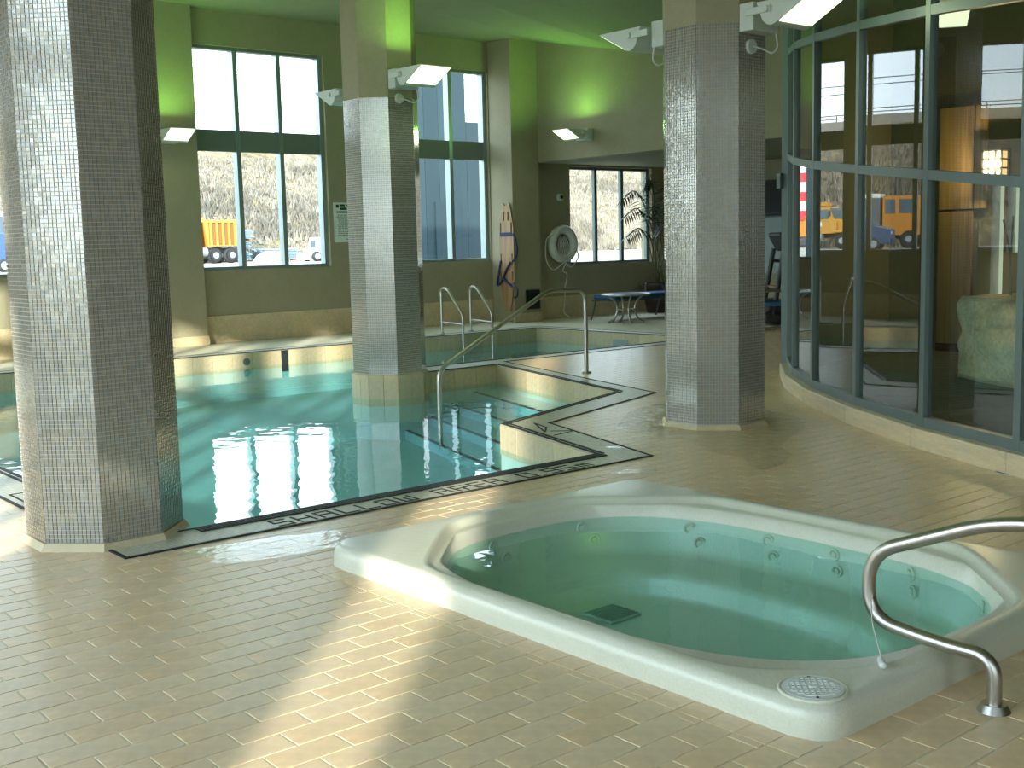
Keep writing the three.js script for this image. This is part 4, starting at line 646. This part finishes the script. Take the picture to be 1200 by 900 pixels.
{ // blue van
  const t = thing('blue_van', 'dark blue van parked beside the orange-cab truck', 'van', [17.5, GY, -64]);
  const q = new THREE.Shape([[-2.3, 0.4], [2.3, 0.4], [2.3, 1.7], [2.1, 1.95], [-0.9, 1.95], [-1.5, 1.3], [-2.3, 1.1]].map((p) => new THREE.Vector2(...p))); const e = new THREE.ExtrudeGeometry(q, { depth: 1.7, bevelEnabled: true, bevelSize: 0.06, bevelThickness: 0.06, bevelSegments: 2 }); e.translate(0, 0, -0.85);
  const b = part('body', e, std([0.03, 0.07, 0.16], 0.3), t); part('side_window', rbox(1.3, 0.5, 0.03, 0.02, 0.2, 1.6, 0.92), M.glassDark, b); part('windscreen', (() => { const w = box(0.03, 0.75, 1.5); w.rotateZ(-0.75); w.translate(-1.28, 1.66, 0); return w; })(), M.glassDark, b); part('bumper', rbox(0.12, 0.2, 1.7, 0.04, -2.4, 0.55, 0), M.chassis, b); part('headlight', rbox(0.05, 0.16, 0.3, 0.02, -2.36, 0.95, 0.62), M.white, b);
  for (const s of [-1, 1]) { wheel(t, -1.45, 0.34, s * 0.82, 0.34, 0.22); wheel(t, 1.45, 0.34, s * 0.82, 0.34, 0.22); }
}
{ // bundles of galvanised guard rail
  const steelBlue = std([0.26, 0.35, 0.40], 0.4, 0.5);
  function bundle(name, label, x, y, z, len, n, rows, turn) { const t = thing(name, label, 'steel bundle', [x, y, z], turn, { group: 'bundles of steel rails in the yard' }); for (let k = 0; k < n; k++) for (let j = 0; j < rows; j++) { const q = new THREE.Shape([[-0.17, 0], [-0.09, 0.07], [0, 0], [0.09, 0.07], [0.17, 0], [0.17, 0.02], [0.09, 0.09], [0, 0.02], [-0.09, 0.09], [-0.17, 0.02]].map((p) => new THREE.Vector2(...p))); const g = new THREE.ExtrudeGeometry(q, { depth: len + (R() - 0.5) * 0.3, bevelEnabled: false }); g.rotateY(Math.PI / 2); g.translate(-len / 2 + (R() - 0.5) * 0.25, 0.12 + k * 0.11, j * 0.4); part('rail_beam', g, steelBlue, t); } for (const s of [-0.35, 0.35]) part('bearer', box(0.12, 0.12, rows * 0.4 + 0.2, s * len, 0.06, rows * 0.2 - 0.2), M.rust, t); return t; }
  bundle('rail_bundle', 'bundle of steel rails at the foot of the tall stack', 38.0, GY, -76, 2.2, 6, 3, 0.1); bundle('rail_bundle', 'middle bundle of steel rails in the tall stack', 37.9, GY + 0.8, -76, 2.3, 5, 3, 0.1); bundle('rail_bundle', 'topmost bundle of steel rails in the tall stack', 38.1, GY + 1.48, -76, 2.6, 6, 3, 0.1);
  bundle('rail_bundle', 'long low bundle of steel rails beside the sand heap', 41.4, GY, -76, 3.4, 7, 3, 0.12);
}
{ // sand heap, skid loader, small wing of the building, hill shrubs
  const nf = fractal(651, 6, 3); const heap = (name, label, x, z, rx, rz, h, m) => { const g = new THREE.SphereGeometry(1, 40, 20, 0, Math.PI * 2, 0, Math.PI / 2), p = g.attributes.position; for (let i = 0; i < p.count; i++) { const a = p.getX(i), b = p.getY(i), c = p.getZ(i), n = 0.85 + nf(a * 0.4 + 0.5, c * 0.4 + 0.5) * 0.3; p.setXYZ(i, x + a * rx * n, GY - 0.05 + Math.pow(b, 1.3) * h * n, z + c * rz * n); } g.computeVertexNormals(); metric(g); solo(name, g, m, label, 'heap'); };
  const sand = std([0.36, 0.32, 0.26], 0.95, 0, { bumpMap: bumpFine, bumpScale: 0.05 });
  heap('sand_heap', 'pale sand heap in the yard in front of the steel rails', 36.6, -67.3, 1.2, 1.0, 0.8, sand); heap('sand_heap', 'low broad sand heap beside the white loader', 41.9, -70, 1.2, 1.0, 0.45, sand);
  const t = thing('skid_loader', 'small white loader with a dark cab parked by the sand heaps', 'loader', [39.3, GY, -66.5]);
  part('body', rbox(1.5, 0.6, 1.1, 0.06, 0.2, 0.55, 0), M.white, t); const cab = part('cab', rbox(0.9, 0.85, 1.0, 0.06, 0.35, 1.1, 0), M.white, t); part('cab_window', rbox(0.5, 0.5, 0.03, 0.02, 0.35, 1.15, 0.51), M.glassDark, cab); part('cab_door', rbox(0.03, 0.6, 0.6, 0.02, -0.11, 1.05, 0), M.glassDark, cab); part('bucket', rbox(0.4, 0.4, 1.2, 0.05, -0.85, 0.3, 0), M.white, t);
  for (const s of [-1, 1]) for (const x of [-0.25, 0.65]) wheel(t, x, 0.32, s * 0.6, 0.32, 0.25);
  const w = thing('annex_tower', 'blue-grey metal clad annex close outside the narrow window', 'building', [21.4, GY, -28.4]); const clad = std([0.014, 0.031, 0.038], 0.9), clad2 = std([0.018, 0.038, 0.046], 0.9);
  for (let k = 0; k < 4; k++) part('cladding_panel', box(0.49, 9, 2.4, -1.9 + k * 0.5, 4.5, 0), k % 2 ? clad : clad2, w); for (let k = 0; k < 4; k++) part('cladding_panel', box(0.49, 4.4, 2.4, 0.1 + k * 0.5, 2.2, 0), k % 2 ? clad2 : clad, w); part('door_leaf', box(0.9, 2.1, 0.06, -0.9, 1.05, 1.22), clad, w);
  // yellow-striped work machine seen mirrored through the low window
  const m = thing('drill_rig', 'work machine with a striped red mast and orange body', 'machine', [54, GY, -73]); part('track', rbox(3.2, 0.7, 0.7, 0.2, 0, 0.4, 0.8), M.chassis, m); part('track', rbox(3.2, 0.7, 0.7, 0.2, 0, 0.4, -0.8), M.chassis, m); part('machine_body', rbox(3.0, 1.6, 2.0, 0.1, 0, 1.6, 0), M.orange, m); const red = std([0.6, 0.04, 0.05], 0.5); for (let k = 0; k < 6; k++) part('mast_section', box(0.45, 0.7, 0.45, 0.6, 2.4 + k * 0.7, 0.9), k % 2 ? M.white : red, m);
}

{ // neighbouring building that keeps the low sun off part of the deck
  const t = thing('neighbour_building', 'plain brick-brown neighbouring building across the yard', 'building', [-13.4, GY, 18.85], -Math.PI / 4);
  part('wall_block', box(8.6, 11, 5, 0, 5.5, 0), std([0.30, 0.24, 0.19], 0.9), t); part('roof_cap', box(8.9, 0.3, 5.3, 0, 11.1, 0), M.frame, t);
  for (let k = 0; k < 3; k++) for (let j = 0; j < 3; j++) { const f = part('window_frame', box(1.5, 1.6, 0.1, -2.7 + k * 2.7, 2 + j * 3.2, -2.5), M.white, t); part('window_glass', box(1.3, 1.4, 0.04, -2.7 + k * 2.7, 2 + j * 3.2, -2.54), M.glassDark, f); }
}

renderer.render(scene, camera);
